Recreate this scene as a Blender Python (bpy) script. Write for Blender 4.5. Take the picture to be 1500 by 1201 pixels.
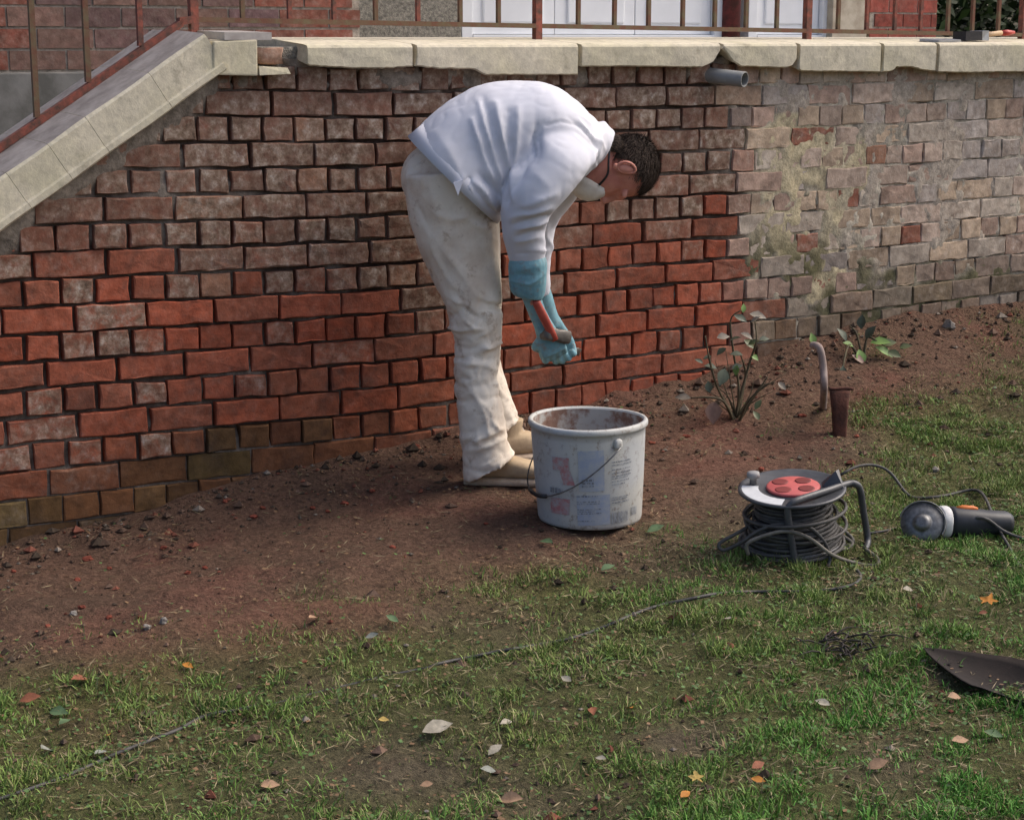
import bpy, bmesh, math, random
import numpy as np
from mathutils import Vector, Matrix

for o in list(bpy.data.objects): bpy.data.objects.remove(o)
scene = bpy.context.scene
COL = scene.collection
rnd = random.Random(7)
rng = np.random.default_rng(7)

# ------------------------------------------------------------------ camera
F = 2600.0; CX = 750.0; CY = 600.5; YH = 55.0
TILT = math.atan((CY - YH) / F)
EYE = Vector((0, 0, 1.36))
cam_d = bpy.data.cameras.new('camera'); cam = bpy.data.objects.new('camera', cam_d); COL.objects.link(cam)
cam.location = EYE; cam.rotation_euler = (math.radians(90) - TILT, 0, 0)
cam_d.sensor_width = 36; cam_d.sensor_fit = 'HORIZONTAL'; cam_d.lens = 36 * F / 1500
cam_d.clip_start = 0.05; cam_d.clip_end = 500
scene.camera = cam

# ------------------------------------------------------------------ light
SUN_EL, SUN_AZ = 48.0, 72.0        # azimuth measured from +Y (view direction) clockwise towards +X
w = bpy.data.worlds.new('World'); scene.world = w; w.use_nodes = True
nt = w.node_tree; nt.nodes.clear()
sky = nt.nodes.new('ShaderNodeTexSky'); sky.sky_type = 'NISHITA'; sky.sun_disc = False
sky.sun_elevation = math.radians(SUN_EL); sky.sun_rotation = math.radians(SUN_AZ)
sky.air_density = 0.75; sky.dust_density = 5.0; sky.ozone_density = 1.0
bg = nt.nodes.new('ShaderNodeBackground'); bg.inputs[1].default_value = 0.15
wo = nt.nodes.new('ShaderNodeOutputWorld')
nt.links.new(sky.outputs[0], bg.inputs[0]); nt.links.new(bg.outputs[0], wo.inputs[0])
sl = bpy.data.lights.new('sun', 'SUN'); sl.energy = 1.0; sl.angle = math.radians(32); sl.color = (1.0, 0.95, 0.87)
sun = bpy.data.objects.new('sun', sl); COL.objects.link(sun)
az, el = math.radians(SUN_AZ), math.radians(SUN_EL)
sdir = Vector((math.sin(az) * math.cos(el), math.cos(az) * math.cos(el), math.sin(el)))
sun.rotation_euler = sdir.to_track_quat('Z', 'Y').to_euler(); sun.location = (4, 3, 6)
vs = scene.view_settings
vs.view_transform = 'Standard'; vs.look = 'None'; vs.gamma = 1; vs.exposure = 0.68; vs.use_curve_mapping = False

# ------------------------------------------------------------------ rays and frames
ct, st = math.cos(TILT), math.sin(TILT)
FW = Vector((0, ct, -st)); UP = Vector((0, st, ct)); RT = Vector((1, 0, 0))
def ray(px, py): return RT * ((px - CX) / F) + FW - UP * ((py - CY) / F)
def atD(px, py, D):
    r = ray(px, py); return EYE + r * (D / r.y)
PHI = math.atan(F / 4120.0); CP, SP = math.cos(PHI), math.sin(PHI)
W0 = Vector((0, 5.85, 0)); WS = Vector((CP, SP, 0)); WN = Vector((SP, -CP, 0))   # along the wall, out of the wall
def W(s, q, z): return W0 + WS * s + WN * q + Vector((0, 0, z))
def wallhit(px, py, q=0.0):
    r = ray(px, py); t = (q - (EYE - W0).dot(WN)) / r.dot(WN); p = EYE + r * t
    return (p - W0).dot(WS), p.z
def px_of(P):
    """numpy (n,3) -> pixel x, y"""
    P = np.asarray(P, float) - np.array(EYE)
    zc = P[:, 1] * ct - P[:, 2] * st; yc = P[:, 1] * st + P[:, 2] * ct
    return CX + F * P[:, 0] / zc, CY - F * yc / zc

# ------------------------------------------------------------------ numpy noise
_tab = rng.random(4096)
def _h(i, j, k): return _tab[(i * 73 + j * 179 + k * 283 + (i * j) % 31 * 7) & 4095]
def vnoise(P):
    P = np.asarray(P, float); I = np.floor(P).astype(np.int64); f = P - I; f = f * f * (3 - 2 * f)
    r = 0
    for a in (0, 1):
        for b in (0, 1):
            for c in (0, 1):
                wgt = (f[:, 0] if a else 1 - f[:, 0]) * (f[:, 1] if b else 1 - f[:, 1]) * (f[:, 2] if c else 1 - f[:, 2])
                r = r + wgt * _h(I[:, 0] + a, I[:, 1] + b, I[:, 2] + c)
    return r
def fbm(P, sc, octv=3):
    P = np.asarray(P, float) * sc; r = 0; a = 1; t = 0
    for o in range(octv):
        r = r + a * vnoise(P + 17.3 * o); t += a; a *= .5; P = P * 2.03
    return r / t
def sstep(a, b, x): t = np.clip((x - a) / (b - a), 0, 1); return t * t * (3 - 2 * t)

# ------------------------------------------------------------------ ground height
_base = [(-600, 960), (-200, 870), (0, 812), (180, 765), (400, 702), (660, 640), (870, 588), (1040, 556), (1160, 515), (1270, 478), (1380, 462), (1500, 443), (1800, 400)]
_bs = [wallhit(x, y) for x, y in _base]
BS = np.array([b[0] for b in _bs]); BZ = np.array([b[1] for b in _bs])
def ground_z(x, y):
    x = np.atleast_1d(np.asarray(x, float)); y = np.atleast_1d(np.asarray(y, float))
    s = x * CP + (y - 5.85) * SP; v = x * SP - (y - 5.85) * CP
    zb = np.interp(s, BS, BZ)
    zf = 0.005 + .035 * np.clip(s, -3, 3) - .02 * (np.clip(v, -1, 6) - .5)
    wgt = np.exp(-np.clip(v, 0, 9) / .55)
    z = zb * wgt + zf * (1 - wgt)
    P = np.stack([x, y, x * 0], 1)
    near = np.clip(1.5 - np.hypot(x, y - 5) / 9, 0, 1)
    z = z + near * ((fbm(P, 2.2, 2) - .5) * .05 + (fbm(P + 5, 11, 3) - .5) * .040 + np.where((v > -.05) & (v < .6), .035 * np.exp(-np.clip(v, 0, 9) / .12) * fbm(P + 15, 5, 2), 0))
    return z
def gz(x, y): return float(ground_z(x, y)[0])
def gpt(px, py):
    r = ray(px, py); rn = np.array(r); e = np.array(EYE); t = np.arange(2.2, 14, .06)
    for _ in range(3):
        P = e + t[:, None] * rn; below = P[:, 2] < ground_z(P[:, 0], P[:, 1]); k = int(np.argmax(below)) if below.any() else len(t) - 1
        t = np.linspace(t[max(k - 1, 0)], t[k], 14)
    return EYE + r * float(t[max(k - 1, 0)])

# ------------------------------------------------------------------ object helpers
def tag(o, label=None, cat=None, group=None, kind=None):
    if label: o['label'] = label
    if cat: o['category'] = cat
    if group: o['group'] = group
    if kind: o['kind'] = kind
    return o
def empty(name, loc, label=None, cat=None, group=None):
    o = bpy.data.objects.new(name, None); COL.objects.link(o); o.location = loc; o.empty_display_size = .1
    return tag(o, label, cat, group)
def world_loc(o):
    p = Vector(o.location); q = o.parent
    while q: p += q.location; q = q.parent
    return p
def mesh_obj(name, V, Fc, mat, parent=None, smooth=True, origin=None, col=None):
    """V in world coordinates; the object's origin goes to 'origin' (default: centre of the vertices)"""
    V = np.asarray(V, float)
    if origin is None: origin = (V.min(0) + V.max(0)) / 2
    origin = np.asarray(origin, float)
    me = bpy.data.meshes.new(name); me.from_pydata((V - origin).tolist(), [], [tuple(int(i) for i in f) for f in Fc])
    if smooth: me.polygons.foreach_set('use_smooth', [True] * len(me.polygons))
    if col is not None:
        a = me.color_attributes.new('Col', 'FLOAT_COLOR', 'POINT'); a.data.foreach_set('color', np.asarray(col, np.float32).ravel())
    me.update()
    if mat: me.materials.append(mat)
    o = bpy.data.objects.new(name, me); COL.objects.link(o)
    if parent:
        o.parent = parent; o.location = Vector(origin) - world_loc(parent)
    else: o.location = origin
    return o
class MB:
    def __init__(s): s.v = []; s.f = []; s.c = []
    def add(s, V, Fc, col=None):
        n = len(s.v); s.v += [tuple(p) for p in V]; s.f += [tuple(i + n for i in f) for f in Fc]
        if col is not None: s.c += [tuple(col)] * len(V)
        return s
    def build(s, name, mat, parent=None, smooth=True, origin=None):
        return mesh_obj(name, s.v, s.f, mat, parent, smooth, origin, s.c if s.c and len(s.c) == len(s.v) else None)
def smooth_path(pts, n=6):
    pts = [Vector(p) for p in pts]; out = []
    for i in range(len(pts) - 1):
        p0 = pts[max(i - 1, 0)]; p1 = pts[i]; p2 = pts[i + 1]; p3 = pts[min(i + 2, len(pts) - 1)]
        for k in range(n):
            t = k / n
            out.append(.5 * ((2 * p1) + (p2 - p0) * t + (2 * p0 - 5 * p1 + 4 * p2 - p3) * t * t + (3 * p1 - p0 - 3 * p2 + p3) * t ** 3))
    out.append(pts[-1]); return out
def tube(pts, r, n=8, sm=0, closed=False, cap=True):
    if sm: pts = smooth_path(pts, sm)
    pts = [Vector(p) for p in pts]; m = len(pts)
    rr = r if hasattr(r, '__len__') else None
    V = []; Fc = []; up = None
    for i in range(m):
        if closed: t = pts[(i + 1) % m] - pts[i - 1]
        else: t = pts[min(i + 1, m - 1)] - pts[max(i - 1, 0)]
        t = t.normalized() if t.length > 1e-9 else Vector((0, 0, 1))
        if up is None: up = t.orthogonal().normalized()
        up = (up - t * up.dot(t)); up = up.normalized() if up.length > 1e-6 else t.orthogonal().normalized()
        sd = t.cross(up)
        ri = rr[int(i * (len(rr) - 1) / max(m - 1, 1) + .5)] if rr else r
        for k in range(n):
            a = 2 * math.pi * k / n; V.append(pts[i] + (up * math.cos(a) + sd * math.sin(a)) * ri)
    for i in range(m if closed else m - 1):
        j = (i + 1) % m
        for k in range(n): Fc.append((i * n + k, i * n + (k + 1) % n, j * n + (k + 1) % n, j * n + k))
    if cap and not closed: Fc.append(tuple(range(n - 1, -1, -1))); Fc.append(tuple((m - 1) * n + k for k in range(n)))
    return V, Fc
def boxw(s0, s1, q0, q1, z0, z1, jit=0, zr=None):
    """box in wall coordinates, world vertices"""
    V = []
    for s in (s0, s1):
        for q in (q0, q1):
            for z in (z0, z1): V.append(W(s + rnd.uniform(-jit, jit), q + rnd.uniform(-jit, jit), z + rnd.uniform(-jit, jit)))
    return V, [(0, 1, 3, 2), (4, 6, 7, 5), (0, 4, 5, 1), (2, 3, 7, 6), (0, 2, 6, 4), (1, 5, 7, 3)]
def lathe(prof, c, n=48, axis=Vector((0, 0, 1)), xdir=None, closed=True):
    axis = axis.normalized(); x = (xdir or axis.orthogonal()).normalized(); y = axis.cross(x); V = []; Fc = []
    for r, h in prof:
        for k in range(n):
            a = 2 * math.pi * k / n; V.append(c + axis * h + (x * math.cos(a) + y * math.sin(a)) * r)
    for i in range(len(prof) - 1):
        for k in range(n): Fc.append((i * n + k, i * n + (k + 1) % n, (i + 1) * n + (k + 1) % n, (i + 1) * n + k))
    if closed: Fc.append(tuple(range(n - 1, -1, -1))); Fc.append(tuple((len(prof) - 1) * n + k for k in range(n)))
    return V, Fc
def loft(rings, n=24, p=2.2):
    """rings: (centre, axis a, axis b) -> capped tube with super-elliptic sections"""
    V = []; Fc = []
    for c, a, b in rings:
        for k in range(n):
            t = 2 * math.pi * k / n; x, y = math.cos(t), math.sin(t)
            x = math.copysign(abs(x) ** (2 / p), x); y = math.copysign(abs(y) ** (2 / p), y)
            V.append(c + a * x + b * y)
    for i in range(len(rings) - 1):
        for k in range(n): Fc.append((i * n + k, i * n + (k + 1) % n, (i + 1) * n + (k + 1) % n, (i + 1) * n + k))
    Fc.append(tuple(range(n - 1, -1, -1))); Fc.append(tuple((len(rings) - 1) * n + k for k in range(n)))
    return V, Fc
def ellipsoid(c, ax, ay, az_, nu=24, nv=14):
    V = [c + az_]; Fc = []
    for i in range(1, nv):
        a = math.pi * i / nv
        for k in range(nu):
            b = 2 * math.pi * k / nu; V.append(c + az_ * math.cos(a) + (ax * math.cos(b) + ay * math.sin(b)) * math.sin(a))
    V.append(c - az_)
    for k in range(nu): Fc.append((0, 1 + k, 1 + (k + 1) % nu))
    for i in range(nv - 2):
        for k in range(nu):
            Fc.append((1 + i * nu + k, 1 + (i + 1) * nu + k, 1 + (i + 1) * nu + (k + 1) % nu, 1 + i * nu + (k + 1) % nu))
    L = len(V) - 1
    for k in range(nu): Fc.append((L, 1 + (nv - 2) * nu + (k + 1) % nu, 1 + (nv - 2) * nu + k))
    return V, Fc
def remesh(parts, voxel, smooth_it=6, fac=.5):
    """union of closed lofts as one continuous surface -> numpy verts, faces"""
    b = MB()
    for V, Fc in parts: b.add(V, Fc)
    me = bpy.data.meshes.new('tmp'); me.from_pydata([tuple(v) for v in b.v], [], b.f)
    bm = bmesh.new(); bm.from_mesh(me); 
    bmesh.ops.recalc_face_normals(bm, faces=bm.faces); bm.to_mesh(me); bm.free()
    o = bpy.data.objects.new('tmp', me); COL.objects.link(o)
    m = o.modifiers.new('r', 'REMESH'); m.mode = 'VOXEL'; m.voxel_size = voxel
    if smooth_it:
        s = o.modifiers.new('s', 'SMOOTH'); s.factor = fac; s.iterations = smooth_it
    dg = bpy.context.evaluated_depsgraph_get(); ev = o.evaluated_get(dg); m2 = bpy.data.meshes.new_from_object(ev)
    V = np.empty(len(m2.vertices) * 3); m2.vertices.foreach_get('co', V); V = V.reshape(-1, 3)
    N = np.empty(len(m2.vertices) * 3); m2.vertex_normals.foreach_get('vector', N); N = N.reshape(-1, 3)
    Fc = [tuple(p.vertices) for p in m2.polygons]
    bpy.data.objects.remove(o); bpy.data.meshes.remove(me); bpy.data.meshes.remove(m2)
    return V, N, Fc
# ------------------------------------------------------------------ materials
class NT:
    def __init__(s, name):
        s.m = bpy.data.materials.new(name); s.m.use_nodes = True; s.t = s.m.node_tree; s.t.nodes.clear()
        s.out = s.n('ShaderNodeOutputMaterial'); s.b = s.n('ShaderNodeBsdfPrincipled'); s.l(s.b.outputs[0], s.out.inputs[0])
        s.pos = s.n('ShaderNodeNewGeometry').outputs['Position']
    def n(s, t): return s.t.nodes.new(t)
    def l(s, a, b): s.t.links.new(a, b)
    def noise(s, scale, detail=4, rough=.6, vec=None, dist=0):
        n = s.n('ShaderNodeTexNoise'); n.inputs['Scale'].default_value = scale; n.inputs['Detail'].default_value = detail
        n.inputs['Roughness'].default_value = rough; n.inputs['Distortion'].default_value = dist; s.l(vec or s.pos, n.inputs['Vector']); return n.outputs['Fac']
    def ramp(s, fac, stops):
        r = s.n('ShaderNodeValToRGB'); e = r.color_ramp.elements
        while len(e) < len(stops): e.new(.5)
        for x, (p, c) in zip(e, stops):
            x.position = p; x.color = (c, c, c, 1) if not hasattr(c, '__len__') else (*c[:3], 1)
        s.l(fac, r.inputs[0]); return r.outputs[0]
    def mix(s, fac, a, b, mode='MIX'):
        m = s.n('ShaderNodeMix'); m.data_type = 'RGBA'; m.blend_type = mode; m.clamp_result = False
        for v, k in ((fac, 0), (a, 6), (b, 7)):
            if hasattr(v, 'is_linked'): s.l(v, m.inputs[k])
            elif k == 0: m.inputs[0].default_value = v
            else: m.inputs[k].default_value = (*v[:3], 1)
        return m.outputs[2]
    def math(s, op, a, b=0.5):
        m = s.n('ShaderNodeMath'); m.operation = op
        for i, v in enumerate((a, b)):
            if hasattr(v, 'is_linked'): s.l(v, m.inputs[i])
            else: m.inputs[i].default_value = v
        return m.outputs[0]
    def attr(s, name='Col'):
        a = s.n('ShaderNodeAttribute'); a.attribute_name = name; return a
    def bump(s, h, st=.3, dist=.01):
        b = s.n('ShaderNodeBump'); b.inputs['Strength'].default_value = st; b.inputs['Distance'].default_value = dist
        s.l(h, b.inputs['Height']); s.l(b.outputs[0], s.b.inputs['Normal'])
    def col(s, c):
        if hasattr(c, 'is_linked'): s.l(c, s.b.inputs['Base Color'])
        else: s.b.inputs['Base Color'].default_value = (*c[:3], 1)
        return s
    def set(s, rough=.8, metal=0, spec=.3):
        s.b.inputs['Roughness'].default_value = rough; s.b.inputs['Metallic'].default_value = metal
        s.b.inputs['Specular IOR Level'].default_value = spec; return s.m
def simple(name, c1, c2=None, scale=30, rough=.7, metal=0, spec=.3, bump=.15, bd=.003, lo=.35, hi=.65):
    t = NT(name); c2 = c2 or tuple(x * .7 for x in c1); f = t.noise(scale, 5)
    t.col(t.ramp(f, [(lo, c2), (hi, c1)]))
    if bump: t.bump(t.noise(scale * 3, 4), bump, bd)
    return t.set(rough, metal, spec)

# bricks: colour and whitish bloom come per brick in the 'Col' attribute
t = NT('brick'); a = t.attr(); n1 = t.noise(26, 5, .65); n2 = t.noise(9, 4, .6); n3 = t.noise(120, 3); n4 = t.noise(20, 6, .68, dist=.6); n5 = t.noise(34, 5, .7)
c = t.mix(1, a.outputs['Color'], t.ramp(n1, [(.28, .55), (.5, .95), (.75, 1.4)]), 'MULTIPLY')
c = t.mix(t.ramp(n2, [(.52, 0), (.72, .5)]), c, (.06, .04, .034))
dirtc = t.ramp(n5, [(.30, (.085, .055, .038)), (.46, (.225, .158, .112)), (.58, (.37, .29, .225)), (.72, (.60, .54, .47))])
bl = t.math('MULTIPLY', t.ramp(n4, [(.30, 0), (.56, 1)]), a.outputs['Alpha'])
c = t.mix(bl, c, dirtc)
c = t.mix(t.ramp(n3, [(.66, 0), (.78, .5)]), c, (.04, .03, .026))
t.col(c); t.bump(t.math('ADD', n1, t.math('MULTIPLY', n3, .6)), .42, .005); M_BRICK = t.set(.93, 0, .15)
# mortar
t = NT('mortar'); a = t.attr(); n1 = t.noise(18, 6, .7); n2 = t.noise(70, 4, .7)
c = t.mix(1, a.outputs['Color'], t.ramp(n1, [(.25, .45), (.5, 1), (.75, 1.35)]), 'MULTIPLY')
c = t.mix(1, c, t.ramp(n2, [(.25, .6), (.7, 1.2)]), 'MULTIPLY')
t.col(c); t.bump(n2, .6, .006); M_MORTAR = t.set(.95, 0, .1)
# coping stone: cream limestone with green-yellow lichen and dark weather stains
t = NT('coping_stone'); n1 = t.noise(5, 5, .6); n2 = t.noise(40, 5, .7); n3 = t.noise(12, 5, .65)
c = t.mix(t.ramp(n1, [(.45, 0), (.70, .6)]), (.63, .565, .43), (.52, .475, .31))
c = t.mix(t.ramp(n3, [(.56, 0), (.74, .6)]), c, (.20, .175, .125))
c = t.mix(1, c, t.ramp(n2, [(.25, .72), (.7, 1.12)]), 'MULTIPLY')
t.col(c); t.bump(t.math('ADD', n2, n3), .35, .006); M_COPE = t.set(.9, 0, .15)
M_COPETOP = simple('coping_top_stone', (.36, .32, .29), (.22, .19, .17), 14, .95, bump=.3)
M_REND = simple('grey_render', (.22, .21, .19), (.12, .115, .10), 9, .95, bump=.4)
M_ROUGH = simple('roughcast', (.36, .33, .27), (.14, .13, .11), 70, .95, bump=.9, bd=.01)
M_STUCCO = simple('flaking_stucco', (.50, .44, .34), (.33, .27, .20), 12, .95, bump=.4)
M_WHITE = simple('white_door_paint', (.78, .79, .80), (.70, .71, .72), 4, .35, bump=.02)
M_DGLASS = simple('pale_pane', (.62, .66, .68), (.55, .59, .62), 3, .15, spec=.5, bump=0)
M_REDPIPE = simple('dark_red_paint', (.16, .035, .035), (.07, .025, .022), 30, .6, bump=.3)
M_RUSTRED = simple('rusty_red_paint', (.30, .085, .055), (.10, .055, .04), 38, .7, bump=.35)
M_RUSTGRN = simple('weathered_green_paint', (.15, .12, .065), (.16, .065, .04), 30, .75, bump=.35)
M_TERRACE = simple('terrace_concrete', (.34, .32, .28), (.24, .22, .19), 8, .95, bump=.2)
M_PVC = simple('grey_plastic', (.25, .25, .24), (.19, .19, .18), 12, .45, bump=.05)
M_DARKIN = simple('dark_inside', (.02, .02, .02), (.012, .012, .012), 12, .95, bump=0)
# ground soil
t = NT('soil'); a = t.attr(); n1 = t.noise(7, 6, .65); n2 = t.noise(60, 6, .75); n3 = t.noise(22, 5, .7)
c = t.mix(1, a.outputs['Color'], t.ramp(n2, [(.28, .42), (.5, .95), (.74, 1.55)]), 'MULTIPLY')
c = t.mix(t.ramp(n3, [(.52, 0), (.72, .55)]), c, (.060, .044, .032))
c = t.mix(t.ramp(n1, [(.56, 0), (.7, .25)]), c, (.16, .085, .06))
n6 = t.noise(2.6, 5, .6); c = t.mix(t.ramp(n6, [(.50, 0), (.68, .35)]), c, (.075, .058, .042)); t.col(c); t.bump(t.math('ADD', n2, n3), 1.0, .032); M_SOIL = t.set(.97, 0, .1)
t = NT('grass_blade'); a = t.attr(); t.col(a.outputs['Color']); M_GRASS = t.set(.6, 0, .2)
t.b.inputs['Subsurface Weight'].default_value = 0
t = NT('rubble'); a = t.attr(); n1 = t.noise(90, 4); t.col(t.mix(1, a.outputs['Color'], t.ramp(n1, [(.3, .6), (.7, 1.2)]), 'MULTIPLY')); t.bump(n1, .5, .004); M_RUB = t.set(.95, 0, .1)

# ------------------------------------------------------------------ ground sheet
gx = np.concatenate([[-80, -40, -20, -10, -6, -4], np.arange(-3.0, 3.6, .03), [4, 5, 6, 8, 12, 20, 40, 80]])
gy = np.concatenate([[-80, -40, -20, -8, -3, 0, 1, 2], np.arange(2.6, 8.2, .03), [8.6, 9.2, 10, 12, 16, 25, 40, 80]])
GX, GY = np.meshgrid(gx, gy, indexing='ij'); nx, ny = GX.shape
gV = np.stack([GX.ravel(), GY.ravel(), ground_z(GX.ravel(), GY.ravel())], 1)
vv = gV[:, 0] * SP - (gV[:, 1] - 5.85) * CP
gV[:, 2] = np.where(vv < -.25, np.minimum(gV[:, 2], -.12), gV[:, 2])
gpx, gpy = px_of(gV)
# how far a ground point lies beyond the bare strip by the wall (pixels of the photograph only fix its outline on the ground)
def bare_edge(x): return np.interp(x, [-400, 0, 250, 450, 700, 900, 1050, 1200, 1350, 1500, 1900], [990, 970, 935, 890, 855, 800, 750, 665, 585, 520, 480])
def grass_amount(P, gpx, gpy):
    e = (gpy - bare_edge(gpx))
    n = fbm(P + 3, 1.9, 3) ; n2 = fbm(P + 9, 7, 2)
    g = sstep(-90, 140, e + (n - .5) * 330) * sstep(.20, .52, n2 * .55 + n * .45 + .13 + .22 * sstep(250, 1400, gpx) * sstep(800, 1000, gpy))
    for cx, cy, rx, ry, k in [(590, 1130, 170, 55, .85), (1000, 1085, 80, 28, .9), (1300, 1115, 70, 45, .7), (1280, 1000, 60, 14, .3), (800, 1180, 110, 40, .55), (90, 940, 200, 30, .6), (1370, 990, 40, 22, .7), (470, 1000, 60, 20, .5), (170, 1070, 90, 25, .4)]:
        g = g * (1 - k * np.exp(-((gpx - cx) / rx) ** 2 - ((gpy - cy) / ry) ** 2))
    for cx, cy, rx, ry, k in [(1440, 620, 90, 45, .5), (1290, 740, 60, 40, .35), (1310, 985, 60, 22, .5), (1440, 910, 60, 30, .5), (1290, 510, 40, 22, .25), (870, 880, 80, 30, .35), (960, 775, 30, 14, .4), (1020, 955, 40, 20, .5), (815, 1085, 40, 25, .6), (580, 985, 60, 30, .4), (90, 1000, 50, 25, .3)]:
        g = g + k * np.exp(-((gpx - cx) / rx) ** 2 - ((gpy - cy) / ry) ** 2) * n2 * 1.7
    return np.clip(g, 0, 1)
ga = grass_amount(gV, gpx, gpy)
red = np.array([.185, .110, .076]); grey = np.array([.155, .120, .085]); grn = np.array([.115, .130, .040])
kk = sstep(-60, 200, gpy - bare_edge(gpx) + (fbm(gV, 1.3, 3) - .5) * 260)[:, None]
gc = red * (1 - kk) + grey * kk
hot = sstep(.52, .68, fbm(gV + 31, 3.1, 3))[:, None] * (1 - kk) * .6
gc = gc * (1 - hot) + np.array([.24, .110, .080]) * hot
gc = gc * (1 - .75 * ga[:, None]) + grn * .75 * ga[:, None]
gF = []
idx = np.arange(nx * ny).reshape(nx, ny)
gF = np.stack([idx[:-1, :-1].ravel(), idx[1:, :-1].ravel(), idx[1:, 1:].ravel(), idx[:-1, 1:].ravel()], 1)
g = mesh_obj('ground', gV, gF, M_SOIL, origin=(0, 0, 0), col=np.concatenate([gc, np.ones((len(gc), 1))], 1)); tag(g, kind='structure')

# ------------------------------------------------------------------ the brick retaining wall
COURSE, D0, PITCH = .0767, .163, .2126
ZJ0 = EYE.z - D0                                           # height of joint 0 under the coping
def sag(s):                                                # the old courses lift slightly towards the stair
    sx, _ = wallhit(620, 400); return .030 * max(0.0, (sx - s) / 1.5) ** 1.3 + .004 * math.sin(s * 3.1)
def zj(k, s): return ZJ0 - k * COURSE * (1.0 if k < 0 else .985 + .0022 * k) + sag(s)
def s_at(px, k):                                           # position along the wall of a joint seen at pixel x in course k
    lo, hi = -4.0, 5.0
    for _ in range(40):
        m = (lo + hi) / 2; p = W(m, 0, zj(k + .5, m)); x = px_of([p])[0][0]
        if x < px: lo = m
        else: hi = m
    return lo
# sloping stair coping: line of its lower front edge
sA, zA = wallhit(0, 341, .05); sB, zB = wallhit(318, 113, .05)
SLOPE = (zB - zA) / (sB - sA)
def slope_bottom(s): return zA + SLOPE * (s - sA)
ZTOP = 1.36 - .024                                          # top front edge of the coping
wall_root = empty('brick_wall', W(-.2, 0, gz(*W(-.2, .02, 0).xy)), 'old red brick retaining wall, raked out on one side, weathered mortar on the other', 'wall')
firstS = {0: 395, 2: 265, 4: 450, 6: 54, 8: 1, 10: 63, 12: 12, 14: 70, 16: 14, 18: 60}
firstH = {1: 340, 3: 338, 5: 285, 7: 30, 9: 37, 11: 41, 13: 47, 15: 44, 17: 50, 19: 40, -1: 300}
SMIN, SMAX = wallhit(-330, 700)[0], wallhit(1760, 300)[0]
def brick_color(px, py, k):
    """colours of the bricks, with shade worked into the lower left moss: washed red below, sooty brown-grey above, limed and lichened at the far end"""
    red = Vector((.31, .072, .036)).lerp(Vector((.225, .078, .046)), rnd.random() * .8); moss_shade = Vector((.085, .070, .026))  # moss tone, deepened to paint in the shade of the lower left corner
    bound = np.interp(px, [0, 150, 300, 450, 650, 800, 900, 1000, 1100], [325, 360, 400, 430, 470, 375, 335, 310, 285])
    dirty = float(sstep(bound + 45, bound - 70, py + rnd.uniform(-55, 55)))
    old = float(sstep(1060, 1110, px + rnd.uniform(-12, 12)))
    c = red.lerp(Vector((.185, .085, .058)), dirty)
    p2 = Vector(rnd.choice([(.47, .36, .285), (.51, .43, .345), (.43, .375, .33), (.49, .37, .26), (.45, .31, .24)]))
    if rnd.random() < (.16 if py > 340 else .05): p2 = Vector((.30, .10, .062))
    if py > 370: p2 = p2 * .68
    c = c.lerp(p2, old)
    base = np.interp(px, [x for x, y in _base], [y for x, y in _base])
    ms = float(sstep(150, 45, base - py + rnd.uniform(-15, 15))) * float(sstep(800, 300, px)); c = c.lerp(moss_shade.lerp(red * .6, rnd.random() * .6), ms * .9)
    mr = float(sstep(95, 15, base - py + rnd.uniform(-20, 20))) * old; c = c.lerp(Vector((.105, .082, .048)), mr * rnd.uniform(.45, .9))
    c = c * rnd.uniform(.78, 1.22)
    r = rnd.random(); bloom = .12
    if old > .5: bloom = rnd.choice([.3, .45, .6, .35]) * (.6 if py > 370 else 1)
    elif dirty > .35: bloom = rnd.choice([.55, .75, .9, 1.0]) * (.4 + .6 * dirty)
    elif px < 260 and r < .30: bloom = rnd.uniform(.7, 1.0)
    elif r < .15: bloom = rnd.uniform(.3, .6)
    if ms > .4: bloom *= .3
    if rnd.random() < .04 and dirty > .3: c = Vector((.29, .14, .085))
    return (max(c.x, .02), max(c.y, .02), max(c.z, .02), bloom)
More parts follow.
